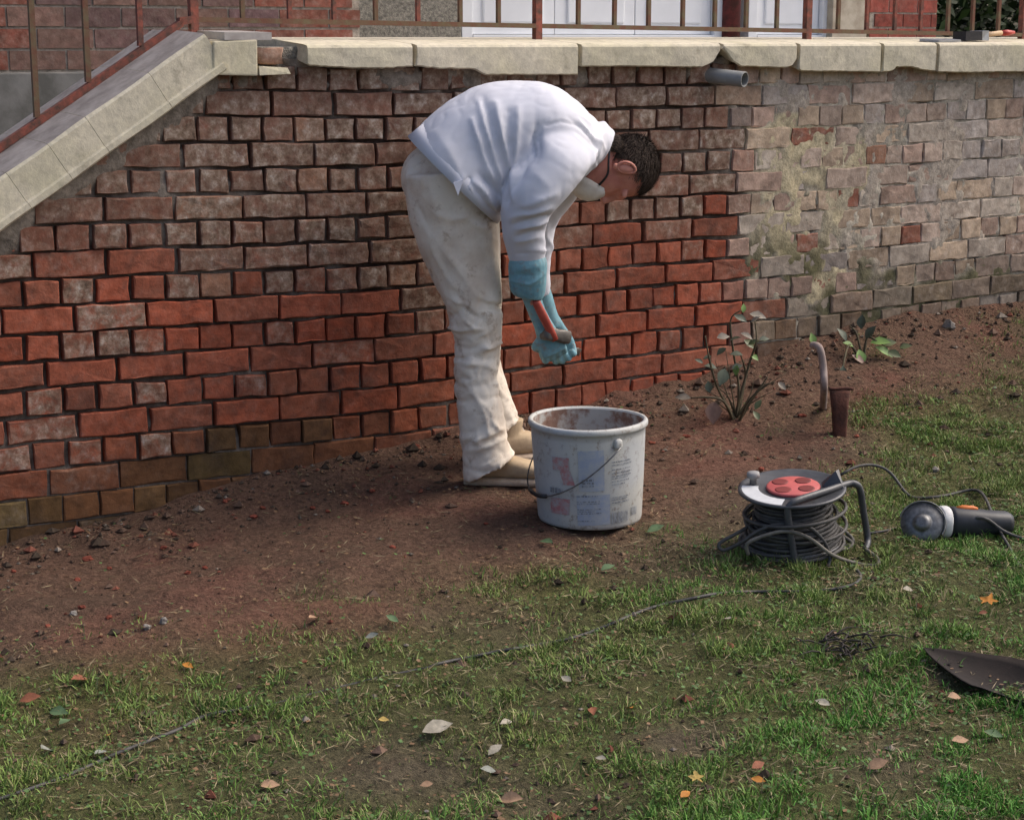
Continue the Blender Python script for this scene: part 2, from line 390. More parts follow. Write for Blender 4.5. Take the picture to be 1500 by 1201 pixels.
def brick_mesh(s0, s1, za0, za1, zb0, zb1, qf, rough=1.0):
    """rounded brick: outline through its four corners with worn edges; za at s0, zb at s1"""
    L = s1 - s0; na = 5 if L > .15 else 3; P = []
    j = .0022 * rough
    for i in range(na):
        u = i / (na - 1); P.append([s0 + L * u, za0 + (zb0 - za0) * u])
    for v in (.5,): P.append([s1, zb0 + (zb1 - zb0) * v])
    for i in range(na):
        u = 1 - i / (na - 1); P.append([s0 + L * u, za1 + (zb1 - za1) * u])
    P.append([s0, (za0 + za1) / 2])
    n = len(P); cs = (s0 + s1) / 2; cz = (za0 + za1 + zb0 + zb1) / 4; hs = L / 2; hz = (za1 - za0) / 2
    for p in P: p[0] += rnd.uniform(-j, j); p[1] += rnd.uniform(-j, j)
    V = []; tilt_a, tilt_b = rnd.uniform(-.010, .010) * rough, rnd.uniform(-.022, .022) * rough
    for inset, dep in ((0, -.06), (0, -.0045), (.0012, -.0012), (.0034, 0)):
        for s, z in P:
            ds, dz = s - cs, z - cz; k = inset * (1 + rnd.uniform(-.5, .9) * rough)
            ss = s - math.copysign(min(k, abs(ds)), ds) * min(1, abs(ds) / hs * 1.02); zz = z - math.copysign(min(k, abs(dz)), dz) * min(1, abs(dz) / hz * 1.02)
            q = qf + dep + (ds * tilt_a + dz * tilt_b if dep > -.05 else 0) + (rnd.uniform(-.0012, .0012) * rough if dep > -.02 else 0)
            V.append(W(ss, q, zz))
    Fc = []
    for r in range(3):
        for i in range(n): Fc.append((r * n + i, r * n + (i + 1) % n, (r + 1) * n + (i + 1) % n, (r + 1) * n + i))
    b = 3 * n
    V.append(W(cs, qf + rnd.uniform(-.0005, .0012), cz)); ctr = len(V) - 1
    for i in range(n): Fc.append((b + i, b + (i + 1) % n, ctr))
    return V, Fc
def brick_cols(V, c):
    n = (len(V) - 1) // 4; k = [.25] * (2 * n) + [.45 + .4 * rnd.random() for _ in range(n)] + [.8 + .2 * rnd.random() for _ in range(n)] + [1.0]
    return [(c[0], c[1], c[2], c[3] * k_) for k_ in k]
bricks = []
HOLES = []
for k in range(-1, 20):
    stretch = (k % 2 == 0)
    p = PITCH if stretch else PITCH / 2
    first = (firstS if stretch else firstH).get(k, 40)
    s = s_at(first, k) - math.ceil((s_at(first, k) - SMIN) / p) * p
    edges = [s]
    while edges[-1] < SMAX:
        sx = edges[-1]; step = p
        if sx > wallhit(1100, 300)[0] and rnd.random() < .10: step = p * rnd.choice([.5, .75] if stretch else [.8, 1.9])
        edges.append(sx + step + rnd.uniform(-.004, .004))
    for a_, b_ in zip(edges[:-1], edges[1:]):
        m = (a_ + b_) / 2; mid = W(m, 0, zj(k + .5, m)); X, Y = px_of([mid]); X, Y = X[0], Y[0]
        zt = zj(k, m)
        if zt < float(np.interp(m, BS, BZ)) - .03: continue
        if m < sB + .05 and mid.z > slope_bottom(m) + .05: continue
        old = X > 1085 + rnd.uniform(-14, 14)
        jt = (.0105 if not old else .007) * rnd.uniform(.55, 1.35); jv = .0115 * rnd.uniform(.5, 1.4) if not old else .006
        lowr = float(sstep(12.5, 14.5, k)); jt *= 1 - .45 * lowr; jv *= 1 - .5 * lowr
        g_ = .5 * jt
        def ed(kk, ss): return zj(kk, ss) + rnd.uniform(-.0022, .0022)
        qf = rnd.uniform(-.003, .003) if not old else rnd.uniform(-.003, .004)
        if not old and rnd.random() < .06: qf -= .005
        if old and zj(k + 1, m) < float(np.interp(m, BS, BZ)) + .09: qf += rnd.uniform(.0, .012)
        s0, s1 = a_ + jv / 2, b_ - jv / 2
        V, Fc = brick_mesh(s0, s1, ed(k + 1, s0) + g_, ed(k, s0) - g_, ed(k + 1, s1) + g_, ed(k, s1) - g_, qf, 1.15 if not old else 1.35)
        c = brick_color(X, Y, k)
        infr = -20 < X < 1520 and 60 < Y < 830
        hid = (600 < X < 800 and 125 < Y < 640 and (X - 600) > (Y - 230) * .18) or (X > 880 and X < 965 and 205 < Y < 290)
        w_px = p * 370 * (abs(0) + 1) / max(mid.y, 1) ** 2 * 34
        bricks.append((w_px if infr and not hid else 0, V, Fc, c, k))
order = sorted(range(len(bricks)), key=lambda i: -bricks[i][0])
pick = set(order[:298]); rest = MB()
for i, (ar, V, Fc, c, k) in enumerate(bricks):
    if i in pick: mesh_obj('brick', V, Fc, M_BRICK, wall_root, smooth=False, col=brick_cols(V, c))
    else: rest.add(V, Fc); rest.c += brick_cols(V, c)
tag(rest.build('distant_bricks', M_BRICK, wall_root, False), 'weathered pale bricks set in crumbling flush mortar', kind='stuff')
# mortar bed: a rough sheet behind the brick faces, raked deep where the joints were cleaned
ms = np.arange(SMIN - .05, SMAX + .05, .011); mz = np.arange(-.32, ZTOP - .03, .011)
MS, MZ = np.meshgrid(ms, mz, indexing='ij'); A, B = MS.shape
mw = np.array(W0)[None] + np.outer(MS.ravel(), np.array(WS)) + np.outer(MZ.ravel(), (0, 0, 1))
mpx, mpy = px_of(mw); n1 = fbm(mw, 9, 3); n2 = fbm(mw + 7, 34, 3); n3 = fbm(mw + 3, 3.5, 2)
oldm = sstep(1070, 1120, mpx + (n1 - .5) * 90)
q = -.024 + .010 * (n2 - .5) + .013 * sstep(.52, .70, n1)
low = sstep(ZJ0 - COURSE * 13.2, ZJ0 - COURSE * 15, MZ.ravel()) 
q = np.where(True, q + low * (.014 + .006 * (n1 - .5)), q)
qold = -.0045 + (n2 - .5) * .016 + (n3 - .5) * .010 + (n1 - .5) * .008
qold = np.where(sstep(.38, .30, n1) > .5, qold - .015, qold)
q = np.minimum(q, -.006) * (1 - oldm) + qold * oldm
# lime and lichen smear beside the raked part, and rough pointing under the sloping coping
def blob(cx, cy, rx, ry): return np.exp(-((mpx - cx) / rx) ** 2 - ((mpy - cy) / ry) ** 2)
smear = np.clip(blob(1160, 300, 60, 75) + blob(1150, 200, 55, 26) + blob(1170, 400, 60, 40) * .8 + .6 * blob(1230, 240, 45, 60), 0, 1)
dist_sl = slope_bottom(MS.ravel()) - MZ.ravel()
sl_sm = sstep(.13, .03, dist_sl + (n1 - .5) * .10) * (MS.ravel() < sB + .02)
sl_sm = np.clip(sl_sm + blob(240, 285, 60, 40) * .9, 0, 1) * sstep(.42, .52, n3 + .1)
up_sm = sstep(ZJ0 - .01, ZJ0 + .03, MZ.ravel() + (n1 - .5) * .06) * .8
patches = oldm * sstep(.54, .62, fbm(mw + 50, 6, 3)) * .85
cover = np.clip(np.maximum(np.maximum(np.maximum(smear * sstep(.36, .5, n1), patches), sl_sm), up_sm * sstep(.40, .52, n2 * .5 + n1 * .5)), 0, 1)
q = q * (1 - cover) + (.0015 + (n2 - .5) * .012) * cover
mV = mw + np.outer(q, np.array(WN))
dark = np.array([.105, .076, .060]); pale = np.array([.46, .405, .32]); yel = np.array([.50, .42, .265]); gry = np.array([.25, .21, .17])
cc = dark[None] * (1 - oldm[:, None]) + (pale * (1 - (n3[:, None] > .5) * .25)) * oldm[:, None]
cc = cc * (1 - low[:, None] * .5 * (1 - oldm[:, None])) + gry * .7 * low[:, None] * .5 * (1 - oldm[:, None])
grl = (sstep(.50, .62, n1) * (1 - oldm) * .6)[:, None]; cc = cc * (1 - grl) + gry * .8 * grl
cc = cc * (1 - cover[:, None]) + (np.where((smear > .25)[:, None], yel * (.7 + .5 * n3[:, None]), gry * (1 + .55 * oldm[:, None]) * (.75 + .5 * n1[:, None]))) * cover[:, None]
mossm = (sstep(.50, .62, n3 * .6 + n1 * .4) * oldm * sstep(300, 400, mpy))[:, None] * .9; cc = cc * (1 - mossm) + np.array([.09, .085, .04]) * mossm
ix = np.arange(A * B).reshape(A, B)
mF = np.stack([ix[:-1, :-1].ravel(), ix[1:, :-1].ravel(), ix[1:, 1:].ravel(), ix[:-1, 1:].ravel()], 1)
keep = (dist_sl > -.09) | (MS.ravel() > sB)
mF = mF[keep[mF].all(1)]
mesh_obj('mortar_bed', mV, mF, M_MORTAR, wall_root, col=np.concatenate([cc, np.ones((len(cc), 1))], 1))

# coping stones with broken lower edges
def coping(xa, xb, low_pts, name='coping_stone', top_extra=0.0, depth=.34, q1=.055):
    s0, s1 = wallhit(xa, 80, q1)[0] + .0025, wallhit(xb, 80, q1)[0] - .0025
    n = max(6, int((s1 - s0) / .012)); V = []
    lx = [p[0] for p in low_pts]; ly = [p[1] for p in low_pts]
    for i in range(n + 1):
        s = s0 + (s1 - s0) * i / n; X = px_of([W(s, q1, ZTOP - .05)])[0][0]; yb = float(np.interp(X, lx, ly))
        zb = wallhit(X, yb, q1)[1] + rnd.uniform(-.0012, .0012); e = .006 if i in (0, n) else 0
        zb2 = zb + rnd.uniform(.006, .010)
        jj = lambda a=.0012: a * math.sin(s * 31 + a * 9000) * .6
        prof = [(-depth, ZTOP + .024), (-depth * .5, ZTOP + .018), (q1 - .02, ZTOP + .004), (q1 - .005, ZTOP), (q1, ZTOP - .007), (q1 + jj(.002), (ZTOP + zb) / 2), (q1 - .001 + jj(), zb + .004), (q1 - .008 + jj(.002), zb), (q1 - .03 + jj(.006), zb2), (-.02, zb2 + .01), (-depth, zb2 + .01)]
        for qq, zz in prof: V.append(W(s + (e if i == 0 else -e if i == n else 0) * (1 if qq > q1 - .008 else 0), qq, zz))
    m = 11; Fc = []
    for i in range(n):
        for k in range(m): Fc.append((i * m + k, i * m + (k + 1) % m, (i + 1) * m + (k + 1) % m, (i + 1) * m + k))
    Fc.append(tuple(range(m))); Fc.append(tuple(n * m + k for k in range(m - 1, -1, -1)))
    o = mesh_obj(name, V, Fc, M_COPE, wall_root, smooth=False)
    return o
coping(447, 608, [(430, 86), (452, 97), (500, 100), (560, 101), (608, 98)])
coping(608, 850, [(608, 97), (640, 101), (695, 102), (708, 109), (714, 110.5), (850, 110.5)])
coping(850, 1058, [(850, 98.5), (900, 98), (960, 98.5), (1030, 99), (1046, 92), (1052, 80), (1058, 72)])
coping(1058, 1170, [(1058, 72), (1066, 78), (1074, 90), (1086, 98), (1120, 99), (1150, 100), (1160, 99), (1166, 90), (1170, 84)])
coping(1170, 1293, [(1170, 102), (1176, 105), (1290, 106), (1293, 106)])
coping(1293, 1374, [(1293, 106), (1310, 105), (1314, 99), (1338, 99), (1352, 103), (1374, 105)])
coping(1374, 1540, [(1374, 106), (1420, 107), (1540, 105)])
coping(1540, 1770, [(1540, 105), (1770, 103)])
# sloping stair coping: stones with cream front, grey trodden top
SW = .34
def slab_pt(s, q, up): # point on the sloped slab, 'up' measured at right angles to the slope
    nrm = Vector((-SLOPE, 1)).normalized(); return W(s + nrm.x * up, q, slope_bottom(s) + nrm.y * up)
TH = .125
def slope_stone(pa, pb, th=TH, brk=0.0):
    n = max(4, int((pb - pa) / .02)); V = []; q1 = .05
    for i in range(n + 1):
        s = pa + .0005 + (pb - pa - .001) * i / n; j = lambda a=.0015: a * math.sin(s * 23 + a * 7000) * .5; ch = False
        prof = [(-SW, th + .012), (-SW * .5, th + .010), (q1 - .03, th), (q1 - .006 - (.012 if ch else 0), th - .003 + j(.003)), (q1 + j(), th - .012 - (.008 if ch else 0)), (q1 + j(), th * .55), (q1 + j(), th * .22 - .0), (q1 + .008 + j(), th * .18), (q1 + .008 + j(), .006 + j(.003)), (q1 - .004, 0 + j(.002)), (-.02, .003), (-SW, .003)]
        for qq, u in prof: V.append(slab_pt(s, qq, u))
    m = 12; Fc = []
    for i in range(n):
        for k in range(m): Fc.append((i * m + k, i * m + (k + 1) % m, (i + 1) * m + (k + 1) % m, (i + 1) * m + k))
    Fc.append(tuple(range(m))); Fc.append(tuple(n * m + k for k in range(m - 1, -1, -1)))
    o = mesh_obj('sloped_coping_stone', V, Fc, M_COPE, wall_root, smooth=False)
    o.data.materials.append(M_COPETOP)
    for k_, p_ in enumerate(o.data.polygons):
        if k_ < n * m and (k_ % m) in (0, 1, 2): p_.material_index = 1
cuts = [-640, -480, -330, -190, -60, 28, 88, 143, 235, 316]
for xa, xb in zip(cuts[:-1], cuts[1:]):
    def scut(x): # slope position whose front face projects to pixel x
        lo, hi = -5, 3
        for _ in range(40):
            m_ = (lo + hi) / 2
            if px_of([slab_pt(m_, .05, TH / 2)])[0][0] < x: lo = m_
            else: hi = m_
        return lo
    slope_stone(scut(xa), scut(xb))
# the level stone at the head of the stair, its broken end and the bare brick in the gap
s0 = wallhit(317, 90, .05)[0]; s1 = wallhit(379, 90, .05)[0]
ztb = wallhit(350, 111, .05)[1]
def block(name, s0, s1, q0, q1, z0, z1, mat, parent, bev=.004, jit=.002, smooth=False, sub=0):
    V, Fc = boxw(s0, s1, q0, q1, z0, z1, jit)
    me = bpy.data.meshes.new(name); me.from_pydata([tuple(v) for v in V], [], Fc); bm = bmesh.new(); bm.from_mesh(me)
    bmesh.ops.recalc_face_normals(bm, faces=bm.faces)
    if bev: bmesh.ops.bevel(bm, geom=bm.edges[:], offset=bev, segments=2, affect='EDGES', profile=.6)
    VV = [tuple(v.co) for v in bm.verts]; bm.verts.index_update(); FF = [tuple(v.index for v in f.verts) for f in bm.faces]; bm.free(); bpy.data.meshes.remove(me)
    return mesh_obj(name, VV, FF, mat, parent, smooth)
block('coping_stone', s0 - .012, s1, -.34, .052, ztb, ZTOP + .014, M_COPE, wall_root, .005, .004)
s2 = wallhit(426, 104, .05)[0]; zl0 = wallhit(400, 110.5, .05)[1]; zl1 = wallhit(400, 97, .05)[1]
V = [W(s1 + .001, -.2, zl0), W(s2 - .02, -.2, zl0), W(s2, .05, zl0 + .003), W(s1 + .001, .052, zl0), W(s1 + .001, -.2, zl1 - .004), W(s2 - .03, -.2, zl1), W(s2 - .008, .045, zl1 - .006), W(s1 + .001, .05, zl1)]
mesh_obj('broken_coping_piece', V, [(3, 2, 1, 0), (4, 5, 6, 7), (0, 1, 5, 4), (1, 2, 6, 5), (2, 3, 7, 6), (3, 0, 4, 7)], M_COPE, wall_root, smooth=False)
V, Fc = brick_mesh(s1 + .004, wallhit(414, 80, .03)[0], zl1 + .002, ZTOP - .004, zl1 + .002, ZTOP - .004, .032, 2)
mesh_obj('brick', V, Fc, M_BRICK, wall_root, col=[(.36, .20, .14, .5)] * len(V))
block('bedding_mortar', s1, wallhit(455, 80, .03)[0], -.3, -.01, zl0, ZTOP - .006, M_ROUGH, wall_root, .01, .006)

# ------------------------------------------------------------------ drain pipe through the wall
sp, zp = wallhit(1046, 112, 0); p0 = W(sp - .03, -.05, zp + .006); p1 = atD(1091, 117, W(sp, 0, 0).y - .085)
ax = (p1 - p0).normalized(); L = (p1 - p0).length; R_ = 11.3 / F * 6.2
V, Fc = lathe([(R_, 0), (R_, L - .001), (R_ - .001, L), (R_ - .004, L), (R_ - .0045, L - .002), (R_ - .0045, L - .16)], p0, 28, ax, closed=False)
pp = mesh_obj('drain_pipe', V, Fc, M_PVC); tag(pp, 'short grey plastic drain pipe poking out just below the coping', 'pipe')
# ------------------------------------------------------------------ iron railing
QR = -.16
rail = empty('iron_railing', W(.5, QR, ZTOP + .018), 'rusty iron railing with thin balusters standing on the stone coping', 'railing')
def rz(px): # height of the bottom rail, read at two ends
    return wallhit(px, np.interp(px, [270, 680, 1500], [29, 38.5, 51.5]), QR)[1]
sL, sR = wallhit(276, 30, QR)[0], wallhit(1800, 50, QR)[0]
def flat(sa, za, sb, zb, hw, hz, q=QR): # flat bar along the wall
    V = []
    for s, z in ((sa, za), (sb, zb)):
        for dq, dz in ((-hw, -hz), (hw, -hz), (hw, hz), (-hw, hz)): V.append(W(s, q + dq, z + dz))
    return V, [(0, 1, 2, 3), (7, 6, 5, 4), (0, 4, 5, 1), (1, 5, 6, 2), (2, 6, 7, 3), (3, 7, 4, 0)]
zL, zR = rz(276), rz(1500); zR = zL + (zR - zL) * (sR - sL) / (wallhit(1500, 50, QR)[0] - sL)
def zrail(s): return zL + (zR - zL) * (s - sL) / (sR - sL)
V, Fc = flat(sL, zL, sR, zR, .012, .0075); MB().add(V, Fc).build('bottom_rail', M_RUSTGRN, rail, False)
V, Fc = flat(sL, zL + .85, sR, zR + .85, .02, .012); MB().add(V, Fc).build('top_rail', M_RUSTRED, rail, False)
def upright(px, name, hw, mat, below):
    s = wallhit(px, 20, QR)[0]; z0 = (ZTOP + .012) if below else zrail(s) + .006
    V, Fc = boxw(s - hw, s + hw, QR - hw, QR + hw, z0, zrail(s) + .84); MB().add(V, Fc).build(name, mat, rail, False)
for x in (355, 424, 489, 550, 612, 674, 730, 847, 900, 950, 1000, 1047, 1093, 1138, 1228, 1270, 1311, 1349, 1389, 1425, 1463, 1534, 1570, 1606): upright(x, 'baluster', .0065, M_RUSTRED if x in (424, 489, 612, 1270, 1311, 1349) else M_RUSTGRN, False)
for x in (283, 787, 1183, 1499, 1700): upright(x, 'post', .0125, M_RUSTRED, True)
# raking part along the stair
sr0, zr0 = wallhit(-420, 500, QR)[0], 0; sa_, za_ = wallhit(0, 214, QR); sb_, zb_ = wallhit(262, 33, QR)
kS = (zb_ - za_) / (sb_ - sa_); se = sa_ - 1.05
V, Fc = flat(se, za_ - kS * 1.05, sb_ + .01, zb_, .013, .012); MB().add(V, Fc).build('raking_bottom_rail', M_RUSTRED, rail, False)
V, Fc = flat(se, za_ - kS * 1.05 + .85, sb_ + .01, zb_ + .85, .02, .012); MB().add(V, Fc).build('raking_top_rail', M_RUSTRED, rail, False)
V, Fc = flat(sb_ - .002, zb_ + .002, sL + .01, zL, .013, .011); MB().add(V, Fc).build('rail_bend', M_RUSTRED, rail, False)
for x in (-180, -100, -25, 50, 128, 207):
    s = wallhit(x, 100, QR)[0]; z = za_ + kS * (s - sa_)
    V, Fc = boxw(s - .008, s + .008, QR - .008, QR + .008, z + .008, z + .845); MB().add(V, Fc).build('baluster', M_RUSTGRN if x < 200 else M_RUSTRED, rail, False)
s = se + .03; z = za_ + kS * (s - sa_)
V, Fc = boxw(s - .014, s + .014, QR - .014, QR + .014, slab_pt(s, QR, TH).z - .01, z + .85); MB().add(V, Fc).build('post', M_RUSTRED, rail, False)
# ------------------------------------------------------------------ terrace, stair and house behind
ZT = ZTOP - .01
sT = wallhit(285, 54, -1.4)[0]
V, Fc = boxw(sT, SMAX + 1.5, -2.45, -.3405, -.4, ZT); tag(MB().add(V, Fc).build('terrace', M_TERRACE, None, False), kind='structure')
stair = empty('staircase', W(-2.0, -.8, -.1), 'worn concrete stair steps behind the sloping coping', 'stairs')
sA_, nst = sT, 10
for i in range(nst):
    a1 = sA_ - .001 - i * .29; zt = ZT - (i + 1) * .165
    if zt < -.3: break
    V, Fc = boxw(a1 - .29, a1 - .0005, -1.40, -.345, -.4 - .01 * i, zt); MB().add(V, Fc).build('step', M_TERRACE, stair, False)
QW, QD = -1.48, -2.35
house = empty('brick_house', W(-.5, QW, ZT), 'house front of purple and red brick with pale roughcast beside white doors', 'house')
def house_bricks(xa, xb, y0, y1, q, colf, phase_px, extra_top, seedrow=0, c=.0767, p=PITCH):
    sa, sb = wallhit(xa, 40, q)[0], wallhit(xb, 40, q)[0]; z0 = wallhit((xa + xb) / 2, y1, q)[1]; zvis = wallhit((xa + xb) / 2, y0, q)[1]; n = 0
    ph = wallhit(phase_px, 40, q)[0]; r = 0; z = z0; far = MB()
    while z < z0 + extra_top:
        o_ = 0 if (r + seedrow) % 2 else p / 2; s = ph + o_ - math.ceil((ph + o_ - sa) / p) * p
        while s < sb:
            a1, b1 = max(s + .004, sa), min(s + p - .004, sb)
            if b1 - a1 > .03:
                V, Fc = boxw(a1, b1, q - .05, q + rnd.uniform(0, .003), z + .005, z + c - .005, .0012); cl = colf((a1 + b1) / 2)
                k = rnd.uniform(.8, 1.2); cl = (cl[0] * k, cl[1] * k, cl[2] * k, cl[3])
                if z < zvis + .12: mesh_obj('brick', V, Fc, M_BRICK, house, smooth=False, col=[cl] * 8)
                else: far.add(V, Fc, cl)
            s += p
        z += c; r += 1
    if far.v: tag(far.build('upper_bricks', M_BRICK, house, False), kind='stuff')
    V, Fc = boxw(sa, sb, q - .25, q - .004, z0 - .02, z0 + extra_top); o = MB().add(V, Fc, (.40, .34, .27, 1)).build('wall_mortar', M_MORTAR, house, False)
    return sa, sb, z0
xq = wallhit(395, 40, QW)[0]; xq0 = wallhit(11, 40, QW)[0]
sa, sb, zpl = house_bricks(-260, 527, 0, 104, QW, lambda s: (.26, .075, .05, .35) if (s > xq or s < xq0) else rnd.choice([(.155, .092, .085, .2), (.175, .10, .09, .25), (.15, .088, .088, .15), (.20, .115, .09, .2)]), 137, 2.6)
block('plinth', sa, sb - .003, QW - .24, QW + .02, -.4, zpl - .004, M_REND, house, .006, .001)
# recess: roughcast, doors, downpipe, stucco pier, brick pier
def slab_h(name, xa, xb, mat, q0, q1, z1=2.4, z0=None, root=None, bev=.003):
    return block(name, wallhit(xa, 40, q1)[0] + .001, wallhit(xb, 40, q1)[0] - .001, q0, q1, ZT - .05 if z0 is None else z0, ZT + z1, mat, root or house, bev, 0)
slab_h('roughcast_panel', 500, 676, M_ROUGH, QD - .2, QD)
slab_h('stucco_pier', 1219, 1270, M_STUCCO, QD - .2, QD + .04)
def door(xa, xb, label, panels):
    c = wallhit((xa + xb) / 2, 40, QD)[0]; r = empty('door', W(c, QD - .03, ZT), label, 'door')
    sa, sb = wallhit(xa, 40, QD)[0], wallhit(xb, 40, QD)[0]
    block('frame', sa + .002, sa + .06, QD - .12, QD - .005, ZT - .02, ZT + 2.3, M_WHITE, r, .003, 0)
    block('frame', sb - .06, sb - .002, QD - .12, QD - .005, ZT - .02, ZT + 2.3, M_WHITE, r, .003, 0)
    block('threshold', sa + .061, sb - .061, QD - .12, QD - .002, ZT - .02, ZT + .045, M_WHITE, r, .003, 0)
    wd = (sb - sa - .12) / panels
    for i in range(panels):
        a1 = sa + .061 + i * wd; b1 = a1 + wd - .004
        lf = block('leaf', a1, b1, QD - .09, QD - .035, ZT + .047, ZT + 2.25, M_WHITE, r, .004, 0)
        np_ = 2 if wd > .5 else 1
        for j in range(np_):
            pa = a1 + .07 + j * (wd - .09) / np_; pb = a1 + .07 + (j + 1) * (wd - .09) / np_ - .05
            block('panel', pa, pb, QD - .06, QD - .026, ZT + .10, ZT + .85, M_WHITE, lf, .008, 0)
            block('pane', pa, pb, QD - .06, QD - .03, ZT + .95, ZT + 2.1, M_DGLASS, lf, .004, 0)
    return r
door(677, 1061, 'wide white panelled double door behind the railing beside the roughcast', 3)
door(1097, 1218, 'narrow white door between the dark red downpipe and the stucco pier', 1)
sp_, _ = wallhit(1077, 40, QD + .04)
V, Fc = tube([W(sp_, QD + .0, ZT - .04), W(sp_, QD + .0, ZT + 2.4)], .052, 16); MB().add(V, Fc).build('downpipe', M_REDPIPE, house)
house_bricks(1274, 1371, 0, 62, QD + .02, lambda s: (.27, .062, .045, .15), 1322, 2.4, 0)
slab_h('lintel_wall', 500, 1371, M_STUCCO, QD - .22, QD - .13, 2.6)
# flat things lying on the coping
def slabby(name, pts, h, mat, label, cat):
    n = len(pts); V = [Vector(p) for p in pts] + [Vector(p) + Vector((0, 0, h)) for p in pts]
    Fc = [tuple(range(n - 1, -1, -1)), tuple(range(n, 2 * n))] + [(i, (i + 1) % n, n + (i + 1) % n, n + i) for i in range(n)]
    return tag(MB().add(V, Fc).build(name, mat, None, False), label, cat)
zc = ZTOP + .016
M_SLATE = simple('pale_slab', (.42, .39, .36), (.30, .27, .25), 20, .6, bump=.2)
sa1, sb1 = wallhit(322, 60, .02)[0], wallhit(394, 60, .02)[0]
slabby('stone_slab', [W(sa1, .055, zc), W(sb1, .04, zc), W(sb1 - .03, -.14, zc + .006), W(sa1 - .0, -.16, zc + .006)], .022, M_SLATE, 'loose flat pale stone slab at the head of the stair', 'slab')
br = empty('paint_brush', W(wallhit(1450, 58, -.02)[0], -.03, ZTOP + .008), 'flat paint brush with red tipped wooden handle on the coping', 'brush')
b0, b1, b2, b3, b4 = [wallhit(x, 58, -.02)[0] for x in (1408, 1432, 1442, 1468, 1487)]
zb_ = ZTOP + .016
M_BRIS = simple('dark_bristle', (.05, .045, .045), (.03, .03, .03), 90, .9); M_FERR = simple('steel', (.45, .46, .48), (.34, .34, .35), 40, .35, 1, .5, .05)
M_WOOD = simple('pale_wood', (.55, .38, .22), (.46, .30, .17), 25, .6); M_REDP = simple('red_lacquer', (.48, .06, .04), (.40, .05, .035), 25, .4)
zb0 = ZTOP + .012
for nm, a1, b1_, hq, hz, m in (('bristles', b0, b1, .034, .017, M_BRIS), ('ferrule', b1, b2, .032, .018, M_FERR)):
    V, Fc = boxw(a1, b1_, -.03 - hq, -.03 + hq, zb0, zb0 + hz * 2, .001); MB().add(V, Fc).build(nm, m, br, False)
rings = [(W(s, -.03, zb0 + .02 + dz), WN * r, Vector((0, 0, r * .75))) for s, r, dz in ((b2, .02, 0), ((b2 + b3) / 2, .012, .004), (b3, .013, .008))]
V, Fc = loft(rings, 12); h = MB().add(V, Fc).build('handle', M_WOOD, br)
rings = [(W(s, -.03, zb0 + .02 + dz), WN * r, Vector((0, 0, r * .75))) for s, r, dz in ((b3 + .0005, .0131, .008), ((b3 + b4) / 2, .016, .009), (b4, .009, .01))]
V, Fc = loft(rings, 12); MB().add(V, Fc).build('handle_tip', M_REDP, h)
ts0, ts1 = wallhit(1347, 60, 0)[0], wallhit(1402, 60, 0)[0]
slabby('scraper_blade', [W(ts0, .0, ZTOP + .009), W(ts0 + .07, .03, ZTOP + .006), W(ts1, .02, ZTOP + .007), W(ts1, -.05, ZTOP + .011), W(ts0 + .07, -.06, ZTOP + .011)], .008, M_FERR, 'flat grey steel trowel blade lying on the coping near the brush', 'trowel')
# lawn and dark bush behind the terrace
s0_, s1_ = wallhit(1371, 40, -2.5)[0], wallhit(1900, 40, -2.5)[0]
V, Fc = boxw(s0_ - 1.5, s1_ + 6, -14, -2.451, -.4, ZT + .02); tag(MB().add(V, Fc).build('lawn', simple('lawn_green', (.10, .15, .03), (.05, .085, .02), 25, .9, bump=.8, bd=.02), None, False), kind='structure')
bush = empty('dark_bush', W(s0_ + .9, -4.2, ZT), 'dark leafy bush behind the railing next to the red brick pier', 'bush')
b = MB(); 
for i in range(16000):
    u = rnd.random(); c = W(s0_ + .2 + rnd.uniform(-.4, 2.6), -4.2 + rnd.uniform(-.7, .7), ZT + .05 + 1.7 * u ** .9)
    d = Vector((rnd.gauss(0, 1), rnd.gauss(0, 1), rnd.gauss(0, .7))).normalized(); e = d.orthogonal().normalized(); r = rnd.uniform(.04, .07)
    k = rnd.uniform(.4, 1.2); b.add([c - d * r, c + e * r * .5, c + d * r, c - e * r * .5], [(0, 1, 2, 3)], (.035 * k, .055 * k, .018 * k, 1))
b.build('crown', M_GRASS, bush, False)
b = MB()
for i in range(7):
    p = W(s0_ + .1 + i * .36, -4.2 + rnd.uniform(-.3, .3), ZT - .05); V, Fc = tube([p, p + Vector((rnd.uniform(-.1, .1), 0, .6)), p + Vector((rnd.uniform(-.2, .2), 0, 1.3))], [.02, .014, .008], 6); b.add(V, Fc)
b.build('trunk', simple('bark', (.09, .065, .045), None, 30), bush)
